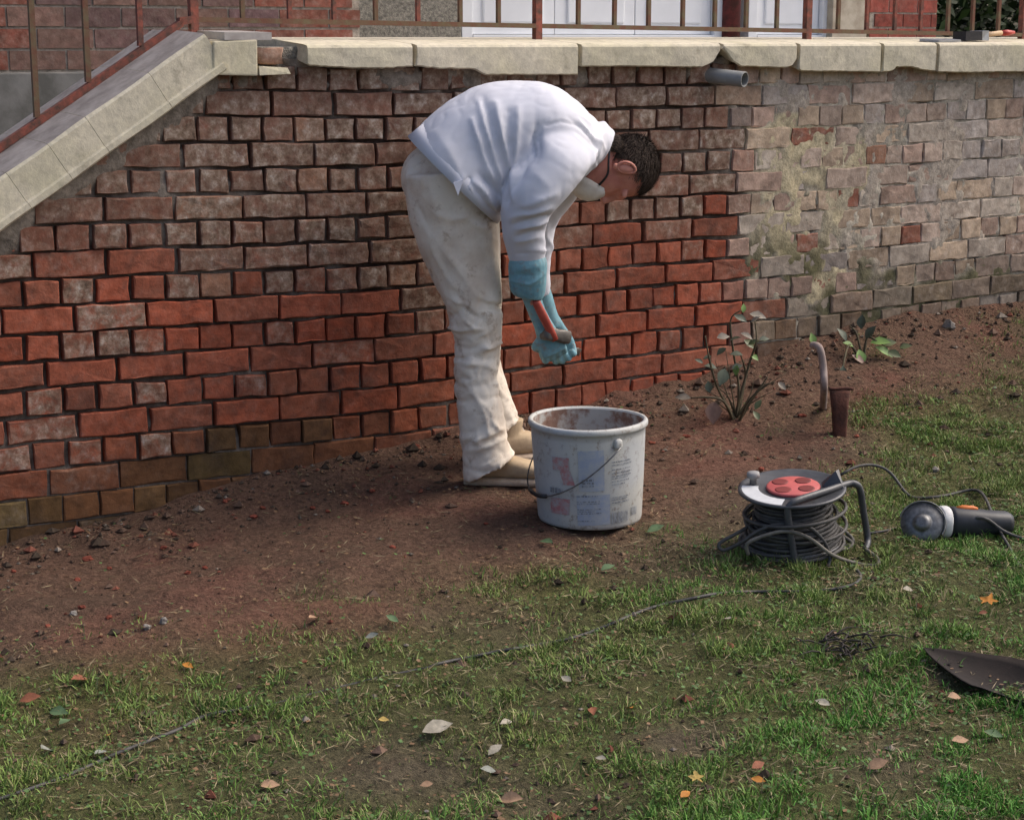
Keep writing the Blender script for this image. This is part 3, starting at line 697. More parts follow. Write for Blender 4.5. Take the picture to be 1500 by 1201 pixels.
# ------------------------------------------------------------------ the man at work
GF = gpt(735, 712)                                     # under the near shoe
DN = GF.y + .02
def Dm(x): return DN + .11 + (x - 715) * .00045        # middle plane of the body, turned along the wall
def mpp(D): return D / F * 1.005                       # metres per pixel at distance D
VIEW = Vector((0, ct, -st))
def ring(p, q, D, dh):
    """cross-section through two outline points, half depth dh (metres)"""
    a = atD(p[0], p[1], D); b = atD(q[0], q[1], D); return ((a + b) / 2, (b - a) / 2, Vector((-.06, 1, 0)) * dh)
def limb(pts, n=20, p=2.1):
    """pts: px, py, D, half width px, half depth m [, angle of the section in the picture]"""
    R = []
    for i, P_ in enumerate(pts):
        c = atD(*P_[:3]); a = pts[max(i - 1, 0)]; b = pts[min(i + 1, len(pts) - 1)]
        tx, ty = b[0] - a[0], b[1] - a[1]; L = math.hypot(tx, ty) or 1; nx_, ny_ = -ty / L, tx / L
        if len(P_) > 5: nx_, ny_ = math.cos(math.radians(P_[5])), math.sin(math.radians(P_[5]))
        h = P_[3] * mpp(P_[2]); R.append((c, (RT * nx_ - UP * ny_) * h, Vector((-.04, 1, 0)) * P_[4]))
    return loft(list(zip(*[smooth_path([r[k] for r in R], 4) for k in range(3)])), n, p)
def apply_folds(V, N, folds, noise_amp=.003, noise_sc=14, seed=0):
    px_, py_ = px_of(V); wx, wy = (fbm(V + 60, 9, 2) - .5) * 22, (fbm(V + 80, 9, 2) - .5) * 22; amp_n = .45 + 1.1 * fbm(V + 33, 11, 2); px_, py_ = px_ + wx, py_ + wy; d = np.zeros(len(V)); face = sstep(-.15, .35, -(N @ np.array(VIEW)))
    for poly, amp, wd in folds:
        best = np.full(len(V), 1e9)
        for (x0, y0), (x1, y1) in zip(poly[:-1], poly[1:]):
            dx, dy = x1 - x0, y1 - y0; t = np.clip(((px_ - x0) * dx + (py_ - y0) * dy) / (dx * dx + dy * dy), 0, 1)
            taper = 1
            best = np.minimum(best, np.hypot(px_ - x0 - t * dx, py_ - y0 - t * dy))
        (x0, y0), (x1, y1) = poly[0], poly[-1]; L2 = (x1 - x0) ** 2 + (y1 - y0) ** 2
        tt = np.clip(((px_ - x0) * (x1 - x0) + (py_ - y0) * (y1 - y0)) / L2, 0, 1)
        d += amp * .8 * np.exp(-(best / wd) ** 1.3) * (.35 + .65 * np.sin(np.pi * np.clip(tt * .9 + .05, 0, 1)))
    d *= face * amp_n
    d += (fbm(V + seed, noise_sc, 3) - .5) * 2 * noise_amp
    return V + N * d[:, None]
def crease(V, N, stretch, sc, amp, pw, km=1.0):
    w_ = np.stack([fbm(V + 70 + k, sc * .5, 2) - .5 for k in range(3)], 1) * .10
    n_ = vnoise((V + w_) * np.array(stretch) * sc + 9); r_ = 1 - np.abs(2 * n_ - 1)
    return V + N * ((-amp * (r_ ** pw) + amp * .3) * km)[:, None]
man = empty('person', (GF.x, GF.y, gz(GF.x, GF.y)), 'man in white sweatshirt bent double, chipping at the wall in blue gloves', 'person')
# trousers
nl = [(652, 248), (660, 300), (668, 340), (681, 390), (694, 440), (699, 480), (699, 520), (697, 560), (703, 600), (709, 640), (713, 665)]
nh = [58, 64, 61, 53, 43, 39, 35.5, 32, 33.5, 36, 38]
near_leg = [(x, y, DN + (.02 if y < 400 else .01), h, .125 - .055 * min(1, i / 6)) for i, ((x, y), h) in enumerate(zip(nl, nh))] + [(718.5, 684, DN, 45, .078, 151)]
fl = [(688, 290, 46), (697, 350, 36), (701, 420, 32), (703, 480, 31), (703, 530, 29), (713, 570, 31), (722, 600, 31)]
far_leg = [(x, y, DN + .21, h, .10 - .03 * min(1, i / 4)) for i, (x, y, h) in enumerate(fl)] + [(735, 628, DN + .21, 33, .07, 148)]
pel = ellipsoid(atD(652, 262, DN + .10), RT * (66 * mpp(DN)), Vector((-.06, 1, 0)) * .165, UP * (58 * mpp(DN)))
pel2 = loft([ring((600, 232), (690, 318), DN + .10, .165), ring((640, 205), (712, 296), Dm(680), .155), ring((685, 175), (735, 280), Dm(710), .15)])
V, N, Fc = remesh([limb(near_leg), limb(far_leg), pel, pel2], .0062, 5)
tf = []
rf = random.Random(5); knee = []
for i in range(30):
    yy = rf.uniform(436, 566); xx = rf.uniform(660, 728); an_ = math.radians(rf.gauss(-12, 17) if xx > 690 else rf.gauss(10, 20)); ln_ = rf.uniform(14, 44) / 2
    knee.append((xx - ln_ * math.cos(an_), yy - ln_ * math.sin(an_), xx + ln_ * math.cos(an_), yy + ln_ * math.sin(an_), rf.choice([-1, 1, 1]) * rf.uniform(.004, .0105), rf.uniform(2.4, 4.6)))
for i in range(16):
    yy = rf.uniform(590, 690); xx = rf.uniform(680, 738); an_ = math.radians(rf.choice([rf.gauss(55, 15), rf.gauss(-10, 12), rf.gauss(-35, 12)])); ln_ = rf.uniform(16, 46) / 2
    knee.append((xx - ln_ * math.cos(an_), yy - ln_ * math.sin(an_), xx + ln_ * math.cos(an_), yy + ln_ * math.sin(an_), rf.choice([-1, 1, 1]) * rf.uniform(.003, .009), rf.uniform(2.6, 5)))
for (x0, y0, x1, y1, a, wd) in knee + [(676, 565, 722, 610, .007, 4), (690, 560, 716, 640, .007, 4), (672, 642, 742, 628, .010, 3.5), (684, 656, 748, 642, .009, 3.5),
        (615, 330, 660, 420, .008, 6), (632, 345, 700, 440, .006, 6), (650, 372, 722, 440, .005, 7), (690, 330, 728, 360, .007, 6), (680, 322, 722, 340, .006, 5), (700, 352, 728, 376, .004, 5), (596, 240, 600, 300, .006, 7), (628, 300, 660, 322, .007, 6), (660, 322, 690, 312, .006, 5), (612, 260, 640, 300, .005, 8), (604, 275, 625, 335, -.007, 6), (655, 300, 662, 345, -.005, 5), (728, 560, 748, 600, .008, 5), (735, 590, 752, 625, .007, 4)]:
    tf.append(([(x0, y0), ((x0 + x1) / 2, (y0 + y1) / 2 + (3 if abs(y1 - y0) < 30 else 0)), (x1, y1)], a, wd))
V = apply_folds(V, N, tf, .0035, 13); ky = px_of(V)[1]; km = .22 + .78 * sstep(415, 470, ky) * (1 - .45 * sstep(560, 600, ky)); V = crease(V, N, (.7, .7, 1.5), 11, .009, 3.5, km); V = crease(V, N, (1.1, .8, 1.5), 27, .0035, 3, km)
t = NT('dusty_cotton'); n1 = t.noise(6, 5, .65); n2 = t.noise(22, 5, .7); n3 = t.noise(500, 2)
c = t.mix(t.ramp(n1, [(.46, 0), (.66, .75)]), (.74, .665, .56), (.55, .44, .34)); c = t.mix(t.ramp(n2, [(.56, 0), (.70, .65)]), c, (.30, .20, .13))
t.col(c); t.bump(t.math('ADD', n2, n3), .25, .004); M_TROU = t.set(.95, 0, .1)
trousers = mesh_obj('trousers', V, Fc, M_TROU, man); tag(trousers, 'dusty off white work trousers')
# pocket patch edge and belt loop, small but visible at the seat
V, Fc = tube([atD(x, y, DN - .16 + dd) for x, y, dd in ((598, 214, .10), (603, 208, .10), (608, 200, .10))], .006, 8, 4)
# sweatshirt
def dense(rings_, n=4):
    cs = smooth_path([r[0] for r in rings_], n); aa = smooth_path([r[1] for r in rings_], n); bb2 = smooth_path([r[2] for r in rings_], n); return list(zip(cs, aa, bb2))
def tor(p, q, dh, D=None):
    m = (p[0] + q[0]) / 2; return ring(p, q, Dm(m) if D is None else D, dh)
torso_r = [tor((605, 203), (725, 316), .212), tor((611, 191), (733, 316), .214), tor((628, 172), (745, 314), .212), tor((656, 148), (762, 306), .205), tor((700, 126), (785, 298), .21), tor((750, 118.5), (806, 288), .22), tor((800, 121), (832, 272), .22), tor((838, 141), (856, 258), .19), tor((866, 168), (872, 244), .13), tor((884, 190), (882, 232), .085)]
torso = loft(dense(torso_r), 40, 2.3)
DA = DN - .06
sleeve = limb([(846, 200, Dm(846) - .14, 40, .085), (826, 226, DA + .0, 44, .085), (798, 262, DA - .04, 43, .08), (776, 292, DA - .05, 40, .078), (768, 318, DA - .04, 35.5, .07), (767, 345, DA - .02, 31.5, .062), (771, 368, DA, 28.5, .056), (772.5, 384, DA + .01, 26, .052)])
sleeve2 = limb([(850, 215, Dm(850) + .16, 34, .08), (825, 265, DN + .36, 30, .07), (798, 315, DN + .38, 23, .055), (791, 345, DN + .38, 20, .048), (788, 385, DN + .38, 18, .042), (790, 415, DN + .38, 15.5, .04), (792, 434, DN + .38, 13, .038)])
collars = []
for cxp, cyp, rr1, rr2, tr in ((872, 209, .058, .092, .013), (879, 212, .050, .080, .012), (886, 214, .045, .070, .010)):
    cc_ = atD(cxp, cyp, Dm(885)); ex = (RT * .42 + UP * .9).normalized(); ey = Vector((-.06, 1, 0)); pts = []
    for i in range(20): a_ = 2 * math.pi * i / 20; pts.append(cc_ + ex * (rr1 * math.cos(a_)) + ey * (rr2 * math.sin(a_)))
    collars.append(tube(pts, tr, 8, closed=True))
V, N, Fc = remesh([torso, sleeve, sleeve2] + collars, .0066, 3)
sf = []
for (x0, y0, x1, y1, a, wd) in [(705, 160, 735, 300, .010, 5), (722, 155, 752, 290, .012, 5), (738, 165, 745, 290, -.006, 5), (692, 180, 722, 285, .009, 5), (708, 150, 722, 215, -.006, 6), (752, 160, 748, 280, .008, 6), (690, 265, 724, 308, .014, 6), (700, 252, 727, 288, -.014, 6), (676, 262, 690, 296, .008, 4), (668, 276, 684, 262, -.014, 4), (790, 190, 742, 290, -.012, 5), (802, 182, 775, 235, -.006, 5),
        (752, 318, 800, 303, .010, 5), (750, 330, 800, 318, -.010, 4), (756, 340, 800, 328, .011, 4.5), (752, 352, 798, 343, -.006, 4), (752, 362, 798, 352, .006, 4), (776, 372, 799, 366, .007, 4), (760, 300, 808, 285, .007, 6), (770, 245, 800, 275, .003, 8), (640, 200, 690, 290, .004, 14), (852, 182, 884, 222, .006, 3), (846, 172, 872, 178, .004, 4), (838, 180, 872, 205, -.0035, 3), (806, 330, 802, 425, .006, 4), (880, 195, 868, 250, .008, 4)]:
    a *= 1.5; wd *= .85; sf.append(([(x0, y0), ((x0 + x1) / 2 + (2 if abs(x1 - x0) < 40 else 0), (y0 + y1) / 2), (x1, y1)], a, wd))
V = apply_folds(V, N, sf, .0022, 9, 4); V = crease(V, N, (1.3, .7, .6), 8, .004, 4); V = crease(V, N, (1.2, .8, .8), 22, .0016, 3)
t = NT('white_sweatshirt'); n1 = t.noise(7, 4, .6); n3 = t.noise(600, 2); n2 = t.noise(3, 4)
c = t.mix(t.ramp(n1, [(.45, 0), (.75, .5)]), (.60, .60, .645), (.535, .52, .54)); t.col(c); t.bump(n3, .12, .002); M_SHIRT = t.set(.95, 0, .1)
def seam_verts(V, N, poly, wdp, dep):
    px_, py_ = px_of(V); best = np.full(len(V), 1e9)
    for (x0, y0), (x1, y1) in zip(poly[:-1], poly[1:]):
        dx, dy = x1 - x0, y1 - y0; t_ = np.clip(((px_ - x0) * dx + (py_ - y0) * dy) / (dx * dx + dy * dy), 0, 1); best = np.minimum(best, np.hypot(px_ - x0 - t_ * dx, py_ - y0 - t_ * dy))
    return V - N * (dep * np.exp(-(best / wdp) ** 2) * (N @ np.array(VIEW) < 0))[:, None]
V = seam_verts(V, N, [(800, 184), (822, 178), (845, 184), (864, 200), (876, 222), (876, 240)], 2.2, .004); V = seam_verts(V, N, [(758, 372), (797, 370)], 1.8, .003)
shirt = mesh_obj('sweatshirt', V, Fc, M_SHIRT, man); tag(shirt, 'pale white sweatshirt with loose hem')
# hem: a crisp band hanging a little proud of the trousers, open at the side slit
def band(r0, r1, k0, k1, n=72):
    V = []; Fc = []
    for (c, a, b_), k in ((r0, k0), (r1, k1), (r1, k1 - .012), (r0, k0 - .014)):
        for i in range(n):
            t_ = 2 * math.pi * i / n; x, y = math.cos(t_), math.sin(t_); x = math.copysign(abs(x) ** .9, x); y = math.copysign(abs(y) ** .9, y); wv_ = 1 + .010 * math.sin(t_ * 5 + k * 3)
            V.append(c + a * x * k * wv_ + b_ * y * k * wv_)
    for r_ in range(4):
        for i in range(n): Fc.append((r_ * n + i, r_ * n + (i + 1) % n, ((r_ + 1) % 4) * n + (i + 1) % n, ((r_ + 1) % 4) * n + i))
    return V, Fc
V, Fc = band(tor((598, 200), (727, 325), .226), tor((622, 177), (742, 317), .212), 1.012, .985); MB().add(V, Fc).build('hem', M_SHIRT, shirt)
hz = atD(671, 276, Dm(671) - .236)
h1, h2, h3 = atD(664, 268, Dm(664) - .232), atD(679, 263, Dm(679) - .234), atD(671, 287, Dm(671) - .240)
MB().add([h1, h2, h3, h1 + Vector((0, .006, 0)), h2 + Vector((0, .02, 0)), h3 + Vector((0, .006, 0))], [(0, 2, 1), (5, 3, 4), (0, 1, 4, 3), (1, 2, 5, 4), (2, 0, 3, 5)]).build('slit_corner', M_SHIRT, shirt, False)
# body: head, neck, trunk and limbs in one surface (only head and neck show)
HC = atD(911, 247, Dm(905) + .01)
hd = Vector((math.cos(math.radians(12)), math.sin(math.radians(12)), 0)); side = Vector((hd.y, -hd.x, 0))
Zh = (hd * .97 + Vector((0, 0, -.22))).normalized(); Fh = (Vector((0, 0, -1)) - Zh * Vector((0, 0, -1)).dot(Zh)).normalized()   # crown, face
Fh = (Fh + side * .06).normalized(); Sh = Zh.cross(Fh).normalized()
if Sh.dot(side) < 0: Sh = -Sh                          # Sh points to the near ear
def hp(f, s, z): return HC + Fh * f + Sh * s + Zh * z
cran = ellipsoid(hp(-.012, 0, .022), Fh * .094, Sh * .074, Zh * .090)
facee = ellipsoid(hp(.034, 0, -.045), Fh * .062, Sh * .060, Zh * .080)
jaw = loft([(hp(.005, 0, -.05), Fh * .055, Sh * .062), (hp(.02, 0, -.085), Fh * .058, Sh * .056), (hp(.045, 0, -.112), Fh * .034, Sh * .036)], 18)
nose = loft([(hp(.088, 0, .01), Fh * .008, Sh * .009), (hp(.100, 0, -.02), Fh * .012, Sh * .012), (hp(.108, 0, -.038), Fh * .014, Sh * .017), (hp(.095, 0, -.048), Fh * .010, Sh * .014)], 12)
brow = loft([(hp(.078, -.05, .012), Fh * .012, Zh * .010), (hp(.086, 0, .014), Fh * .012, Zh * .010), (hp(.078, .05, .012), Fh * .012, Zh * .010)], 10)
lips = loft([(hp(.086, -.022, -.072), Fh * .006, Zh * .009), (hp(.092, 0, -.072), Fh * .009, Zh * .012), (hp(.086, .022, -.072), Fh * .006, Zh * .009)], 10)
neckb = atD(866, 212, Dm(868)); neck = loft([(hp(-.03, 0, -.02), Fh * .055, Sh * .055), (hp(-.035, 0, -.07), Fh * .055, Sh * .054), (neckb, Fh * .058, Sh * .062), (atD(840, 200, Dm(840)), Fh * .075, Sh * .11)], 20)
def thin(rings_, k): return [(c, a * k, b * k) for c, a, b in rings_]
trunk = loft(thin([tor((626, 200), (725, 300), .18), tor((700, 145), (770, 280), .18), tor((780, 140), (815, 265), .19), tor((840, 165), (858, 245), .15), tor((866, 190), (872, 236), .08)], .9))
b_leg = limb([(p[0], p[1], p[2], p[3] * .68, p[4] * .7) for p in near_leg[:-1]] + [(722, 690, DN + .02, 9, .03)])
b_leg2 = limb([(p[0], p[1], p[2], p[3] * .68, p[4] * .7) for p in far_leg[:-1]] + [(740, 650, DN + .23, 9, .03)])
b_arm = limb([(846, 205, Dm(846) - .12, 26, .055), (800, 262, DA - .04, 24, .05), (770, 312, DA - .04, 20, .045), (770, 360, DA, 16, .04), (776, 425, DA + .03, 12, .03), (783, 445, DA + .04, 10, .028)])
b_arm2 = limb([(850, 220, Dm(850) + .14, 20, .05), (800, 315, DN + .38, 14, .04), (789, 385, DN + .38, 11, .03), (795, 440, DN + .38, 9, .026)])
V, N, Fc = remesh([cran, facee, jaw, nose, brow, lips, neck, trunk, b_leg, b_leg2, b_arm, b_arm2], .0048, 4)
t = NT('skin'); n1 = t.noise(25, 4); n2 = t.noise(160, 3); t.col(t.ramp(n1, [(.3, (.46, .17, .125)), (.7, (.58, .26, .19))])); t.bump(n2, .15, .002); M_SKIN = t.set(.6, 0, .35)
t.b.inputs['Subsurface Weight'].default_value = .08; t.b.inputs['Subsurface Radius'].default_value = (.01, .004, .002)
# eye sockets pressed in
for sg in (-1, 1):
    e = np.array(hp(.083, sg * .032, -.006)); dd = np.linalg.norm(V - e, axis=1); V = V - np.outer(.010 * np.exp(-(dd / .014) ** 2), np.array(Fh))
body = mesh_obj('body', V, Fc, M_SKIN, man)
M_EYE = simple('eye', (.7, .68, .65), (.66, .62, .6), 10, .2, bump=0)
for sg in (-1, 1):
    V, Fc = ellipsoid(hp(.055, sg * .032, -.006), Fh * .012, Sh * .014, Zh * .009, 12, 8); MB().add(V, Fc).build('eye', M_EYE, body)
for sg in (-1, 1):                                     # ears: rim, bowl and lobe
    c0 = hp(.006, sg * .073, -.012); eb = (Sh * sg * .8 - Fh * .45).normalized(); pts = []
    for i in range(16):
        a_ = 2 * math.pi * i / 16; r1 = .016 * (1 + .12 * math.cos(a_)); r2 = .029 * (1 - .1 * math.cos(a_ + .6))
        pts.append(c0 + eb * .012 + (-Fh * math.cos(a_) * r1 * .8 + eb * math.cos(a_) * r1 * .35) + Zh * (math.sin(a_) * r2))
    e1 = tube(pts, .0046, 8, closed=True); e2 = ellipsoid(c0 + eb * .010, Fh * .014, Sh * .007, Zh * .026, 12, 8); e3 = ellipsoid(c0 + eb * .010 - Zh * .031, Fh * .009, Sh * .006, Zh * .009, 10, 8)
    b = MB(); [b.add(*e_) for e_ in (e1, e2, e3)]; b.build('ear', M_SKIN, body)
# hair: skull cap shell with short combed strands
t = NT('hair'); a = t.attr(); t.col(a.outputs['Color']); M_HAIR = t.set(.75, 0, .12)
b = MB()
def hairline(u): # direction in head frame -> covered by hair
    f, s_, z = u; return (z > .30 and f < .84) or (z > .62) or (f < .22 and z > -.34 + f * .5) or (f < -.10 and z > -1.0) or (f < .45 and z > .05)
cnt = 0
Vc, Fcc = ellipsoid(hp(-.012, 0, .022), Fh * .0985, Sh * .0785, Zh * .0945, 40, 26)
keepv = [hairline((((v - hp(-.012, 0, .022)).dot(Fh)) / .0985, ((v - hp(-.012, 0, .022)).dot(Sh)) / .0785, ((v - hp(-.012, 0, .022)).dot(Zh)) / .0945)) for v in Vc]
b.add([v + Vector((rnd.gauss(0, .0012), rnd.gauss(0, .0012), rnd.gauss(0, .0012))) for v in Vc], [f for f in Fcc if all(keepv[i] for i in f)], (.03, .02, .015, 1))
while cnt < 6500:
    u = Vector((rnd.gauss(0, 1), rnd.gauss(0, 1), rnd.gauss(0, 1))).normalized()
    if not hairline((u.x + rnd.gauss(0, .05), u.y, u.z + rnd.gauss(0, .05))): continue
    p = hp(-.012 + u.x * .098, u.y * .078, .022 + u.z * .094); nrm = (Fh * u.x + Sh * u.y + Zh * u.z).normalized()
    comb = (Fh * .8 - Zh * .25 + Sh * u.y * .3); comb = (comb - nrm * comb.dot(nrm)); L = rnd.uniform(.010, .020)
    tip = p + nrm * L * .45 + comb * L * .9 + Vector((rnd.gauss(0, .003),) * 3); sd = nrm.cross(comb).normalized() * .0011
    k = rnd.uniform(.6, 1.8); b.add([p - sd, p + sd, tip], [(0, 1, 2)], (.042 * k, .029 * k, .022 * k, 1)); cnt += 1
Vn, Fn = ellipsoid(hp(-.040, 0, -.045), Fh * .058, Sh * .064, Zh * .055, 24, 16); kv = [((v - hp(-.040, 0, -.045)).dot(Fh) < .002 and (v - hp(-.040, 0, -.045)).dot(Zh) > -.052) for v in Vn]
b.add(Vn, [f for f in Fn if all(kv[i] for i in f)], (.018, .012, .009, 1))
for i in range(1500):
    u = Vector((-abs(rnd.gauss(0, 1)), rnd.gauss(0, 1), rnd.gauss(0, 1))).normalized(); p = hp(-.040 + u.x * .058, u.y * .064, -.045 + u.z * .055); nrm = (Fh * u.x + Sh * u.y + Zh * u.z).normalized()
    tip = p + nrm * .005 - Zh * rnd.uniform(.004, .012) + Fh * rnd.gauss(0, .003); sd = nrm.cross(Zh).normalized() * .0011; k = rnd.uniform(.6, 1.6); b.add([p - sd, p + sd, tip], [(0, 1, 2)], (.042 * k, .029 * k, .022 * k, 1))
hair = b.build('hair', M_HAIR, body, True); tag(hair, 'short dark brown hair')
# dust mask pushed over mouth and chin, with its black elastic
M_MASK = simple('mask_paper', (.68, .64, .58), (.55, .49, .42), 25, .95, bump=.2); M_BLK = simple('black_rubber', (.022, .022, .024), (.014, .014, .014), 40, .5, spec=.4, bump=.1)
mc = hp(.066, 0, -.086); rings = []
for h_, r_ in ((-.004, .058), (.012, .056), (.030, .047), (.044, .030), (.050, .010)):
    rings.append((mc + Fh * h_ - Zh * (h_ * .55), Sh * r_ * .9, (Zh * .9 + Fh * .3).normalized() * r_))
V, Fc = loft(rings, 24); mask = MB().add(V, Fc).build('dust_mask', M_MASK, man); tag(mask, 'off white dust mask over mouth and chin')
sp_ = [mc + Sh * .052 + Zh * .012, hp(.03, .068, -.06), hp(-.01, .070, -.066), hp(-.06, .058, -.070), hp(-.092, .02, -.07), hp(-.095, -.02, -.07)]
V, Fc = tube(sp_, .0035, 6, 5); MB().add(V, Fc).build('elastic_strap', M_BLK, mask)
# gloves with gauntlets: fingers are separate chains closed round the tools
t = NT('blue_rubber'); n1 = t.noise(20, 5, .7); n2 = t.noise(60, 4); c = t.ramp(n1, [(.35, (.12, .26, .31)), (.6, (.19, .36, .41))]); c = t.mix(t.ramp(n2, [(.52, 0), (.72, .6)]), c, (.23, .16, .12)); t.col(c); t.bump(n2, .35, .004); M_GLOVE = t.set(.65, 0, .3)
def hand(wr, dirv, palm_n, thumb_side, grip_c, R, sc=1.0):
    """wr: wrist, dirv: towards knuckles, palm_n: palm faces this way; fingers curl round grip_c"""
    d = dirv.normalized(); pn = (palm_n - d * palm_n.dot(d)).normalized(); sd = d.cross(pn) * thumb_side; parts = []
    parts.append(loft([(wr - d * .02, sd * .028, pn * .022), (wr + d * .02, sd * .034, pn * .020), (wr + d * .055, sd * .042, pn * .019), (wr + d * .085, sd * .041, pn * .016)], 16))
    for i, (off, ln) in enumerate(((.031, .95), (.010, 1.05), (-.011, 1.0), (-.031, .8))):
        k0 = wr + d * .078 + sd * off; a1 = (d * .8 + pn * .6).normalized(); a2 = (pn * .95 - d * .15).normalized(); a3 = (pn * .2 - d * .98).normalized()
        p1 = k0 + a1 * .040 * ln; p2 = p1 + a2 * .027 * ln; p3 = p2 + a3 * .022 * ln
        parts.append(tube([k0 - d * .015, k0, p1, p2, p3], [.0115, .0115, .011, .0105, .009], 10, 3))
    t0 = wr + d * .025 + sd * .030; parts.append(tube([t0 - sd * .01, t0 + sd * .014 + d * .018 + pn * .012, t0 + sd * .010 + d * .040 + pn * .034, t0 - sd * .006 + d * .056 + pn * .044], [.015, .0135, .012, .010], 10, 3))
    return parts
wr1 = atD(798, 482, DA + .075); k1 = atD(820, 536, DA + .11)
d1 = (k1 - wr1).normalized(); pn1 = (Vector((.10, .80, -.55)))
gauntlet = limb([(772, 372, DA + .005, 24, .046), (773, 386, DA + .01, 28.5, .056), (773, 400, DA + .015, 28, .056), (773, 415, DA + .02, 27.5, .055), (773, 428, DA + .025, 25.5, .052, 186), (774, 436, DA + .025, 21, .045, 188)])
cuff2 = limb([(776, 428, DA + .03, 15, .034), (781, 442, DA + .045, 13.5, .032), (788, 460, DA + .06, 13, .03), (797, 480, DA + .072, 13.5, .03), (801, 490, DA + .078, 13.5, .028)])
V, N, Fc = remesh([gauntlet, cuff2] + hand(wr1, d1, pn1, -1, None, 0), .0036, 3)
V = apply_folds(V, N, [([(752, 404), (775, 412), (795, 402)], .007, 3), ([(760, 396), (780, 400)], -.004, 3), ([(752, 392), (790, 388)], .003, 4)], .0015, 30)
g1 = mesh_obj('glove', V, Fc, M_GLOVE, man); tag(g1, 'blue rubber gauntlet glove with folded cuff gripping the hammer')
wr2 = atD(811, 476, DN + .40); k2 = atD(830, 520, DN + .42); d2 = (k2 - wr2).normalized()
cuff3 = limb([(793, 424, DN + .38, 13, .036), (797, 440, DN + .385, 14, .035), (802, 455, DN + .39, 13, .031), (807, 468, DN + .395, 12.5, .029), (812, 480, DN + .40, 12, .028)])
V, N, Fc = remesh([cuff3] + hand(wr2, d2, Vector((-.15, -.9, -.1)), 1, None, 0), .0036, 3)
g2 = mesh_obj('glove', V, Fc, M_GLOVE, man); tag(g2, 'blue rubber glove of the far hand holding the chisel')
# shoes
M_TAN = simple('tan_canvas', (.50, .385, .25), (.38, .28, .18), 22, .9, bump=.3); M_SOLE = simple('dusty_sole', (.52, .42, .32), (.38, .28, .20), 30, .9, bump=.3); M_LACE = simple('pale_lace', (.55, .48, .38), None, 40, .9)
def shoe(hx, hy, tx, ty, lab):
    A_ = gpt(hx, hy); B_ = gpt(tx, ty); d = (B_ - A_); d.z = 0; L = .275; d.normalize(); zg = max(gz(A_.x, A_.y), gz(B_.x, B_.y), gz((A_.x + B_.x) / 2, (A_.y + B_.y) / 2)) - .004
    A_ = Vector((A_.x, A_.y, zg)); sdv = Vector((d.y, -d.x, 0)); Z = Vector((0, 0, 1)); b = []
    prof = [(-.005, .030, .062, .030), (.03, .040, .075, .02), (.075, .041, .078, .02), (.12, .042, .066, .02), (.165, .047, .050, .02), (.21, .050, .040, .02), (.25, .042, .034, .02), (.275, .020, .026, .022)]
    R = [(A_ + d * u + Z * (.022 + (h - .0) * .5), sdv * w_, Z * (h * .5 + .004)) for u, w_, h, _ in prof]
    V, N, Fc = remesh([loft(R, 20, 2.6), loft([(A_ + d * .045 + Z * .05, d * .045, sdv * .036), (A_ + d * .055 + Z * .135, d * .050, sdv * .040)], 18)], .004, 4)
    up = mesh_obj('shoe', V, Fc, M_TAN, man); tag(up, lab)
    R = [(A_ + d * u + Z * .010, sdv * (w_ + .004), Z * .014) for u, w_, h, _ in [(-.012, .026, 0, 0)] + prof + [(.284, .012, 0, 0)]]
    V, Fc = loft(R, 20, 3.2); MB().add(V, Fc).build('sole', M_SOLE, up)
    V = None
    for i in range(4):
        u = .10 + i * .022; h = .098 - i * .012
        V, Fc = tube([A_ + d * u + Z * (h - .012) + sdv * .026, A_ + d * (u + .004) + Z * (h + .002), A_ + d * (u + .010) + Z * (h - .012) - sdv * .026], .0035, 6, 4); MB().add(V, Fc).build('lace', M_LACE, up)
shoe(686, 708, 790, 706, 'tan canvas shoe of the near foot with pale sole')
shoe(722, 676, 790, 668, 'tan canvas shoe of the far foot')
# hammer in the near hand, chisel in the far hand
ham = empty('club_hammer', atD(806, 485, DA + .13), 'short hammer with red handle held in the near blue glove', 'hammer')
M_HRED = simple('red_handle', (.40, .075, .05), (.30, .05, .035), 30, .5); M_IRON = simple('dull_iron', (.16, .145, .13), (.09, .08, .07), 30, .55, .6, .4)
hA, hB = atD(784, 440, DA - .0), atD(807, 486, DA + .04); hdv = (hB - hA).normalized(); hs_ = hdv.cross(VIEW).normalized(); hv = hdv.cross(hs_)
V, Fc = loft([(hA, hs_ * .009, hv * .008), (hA + hdv * .01, hs_ * .0125, hv * .011), (hA.lerp(hB, .5), hs_ * .0135, hv * .012), (hB, hs_ * .0125, hv * .011), (hB + hdv * .03, hs_ * .011, hv * .010)], 14); MB().add(V, Fc).build('handle', M_HRED, ham)
e0, e1 = atD(799, 488, DA + .045), atD(829, 494, DA + .10); ed_ = (e1 - e0).normalized(); e2 = ed_.cross(VIEW).normalized(); e3 = ed_.cross(e2)
V, Fc = loft([(e0 - ed_ * .008, e2 * .016, e3 * .016), (e0, e2 * .021, e3 * .021), (e0.lerp(e1, .3), e2 * .021, e3 * .021), (e0.lerp(e1, .5), e2 * .018, e3 * .018), (e0.lerp(e1, .7), e2 * .021, e3 * .021), (e1, e2 * .021, e3 * .021), (e1 + ed_ * .008, e2 * .016, e3 * .016)], 16, 5); MB().add(V, Fc).build('head', M_IRON, ham)
c0_, c1_ = atD(826, 504, DN + .44), atD(841, 512, DN + .50); dv_ = (c1_ - c0_).normalized()
chi = empty('cold_chisel', c0_, 'thin steel cold chisel held in the far blue glove', 'chisel')
V, Fc = tube([c0_ - dv_ * .07, c1_], .008, 8); MB().add(V, Fc).build('shank', M_IRON, chi)
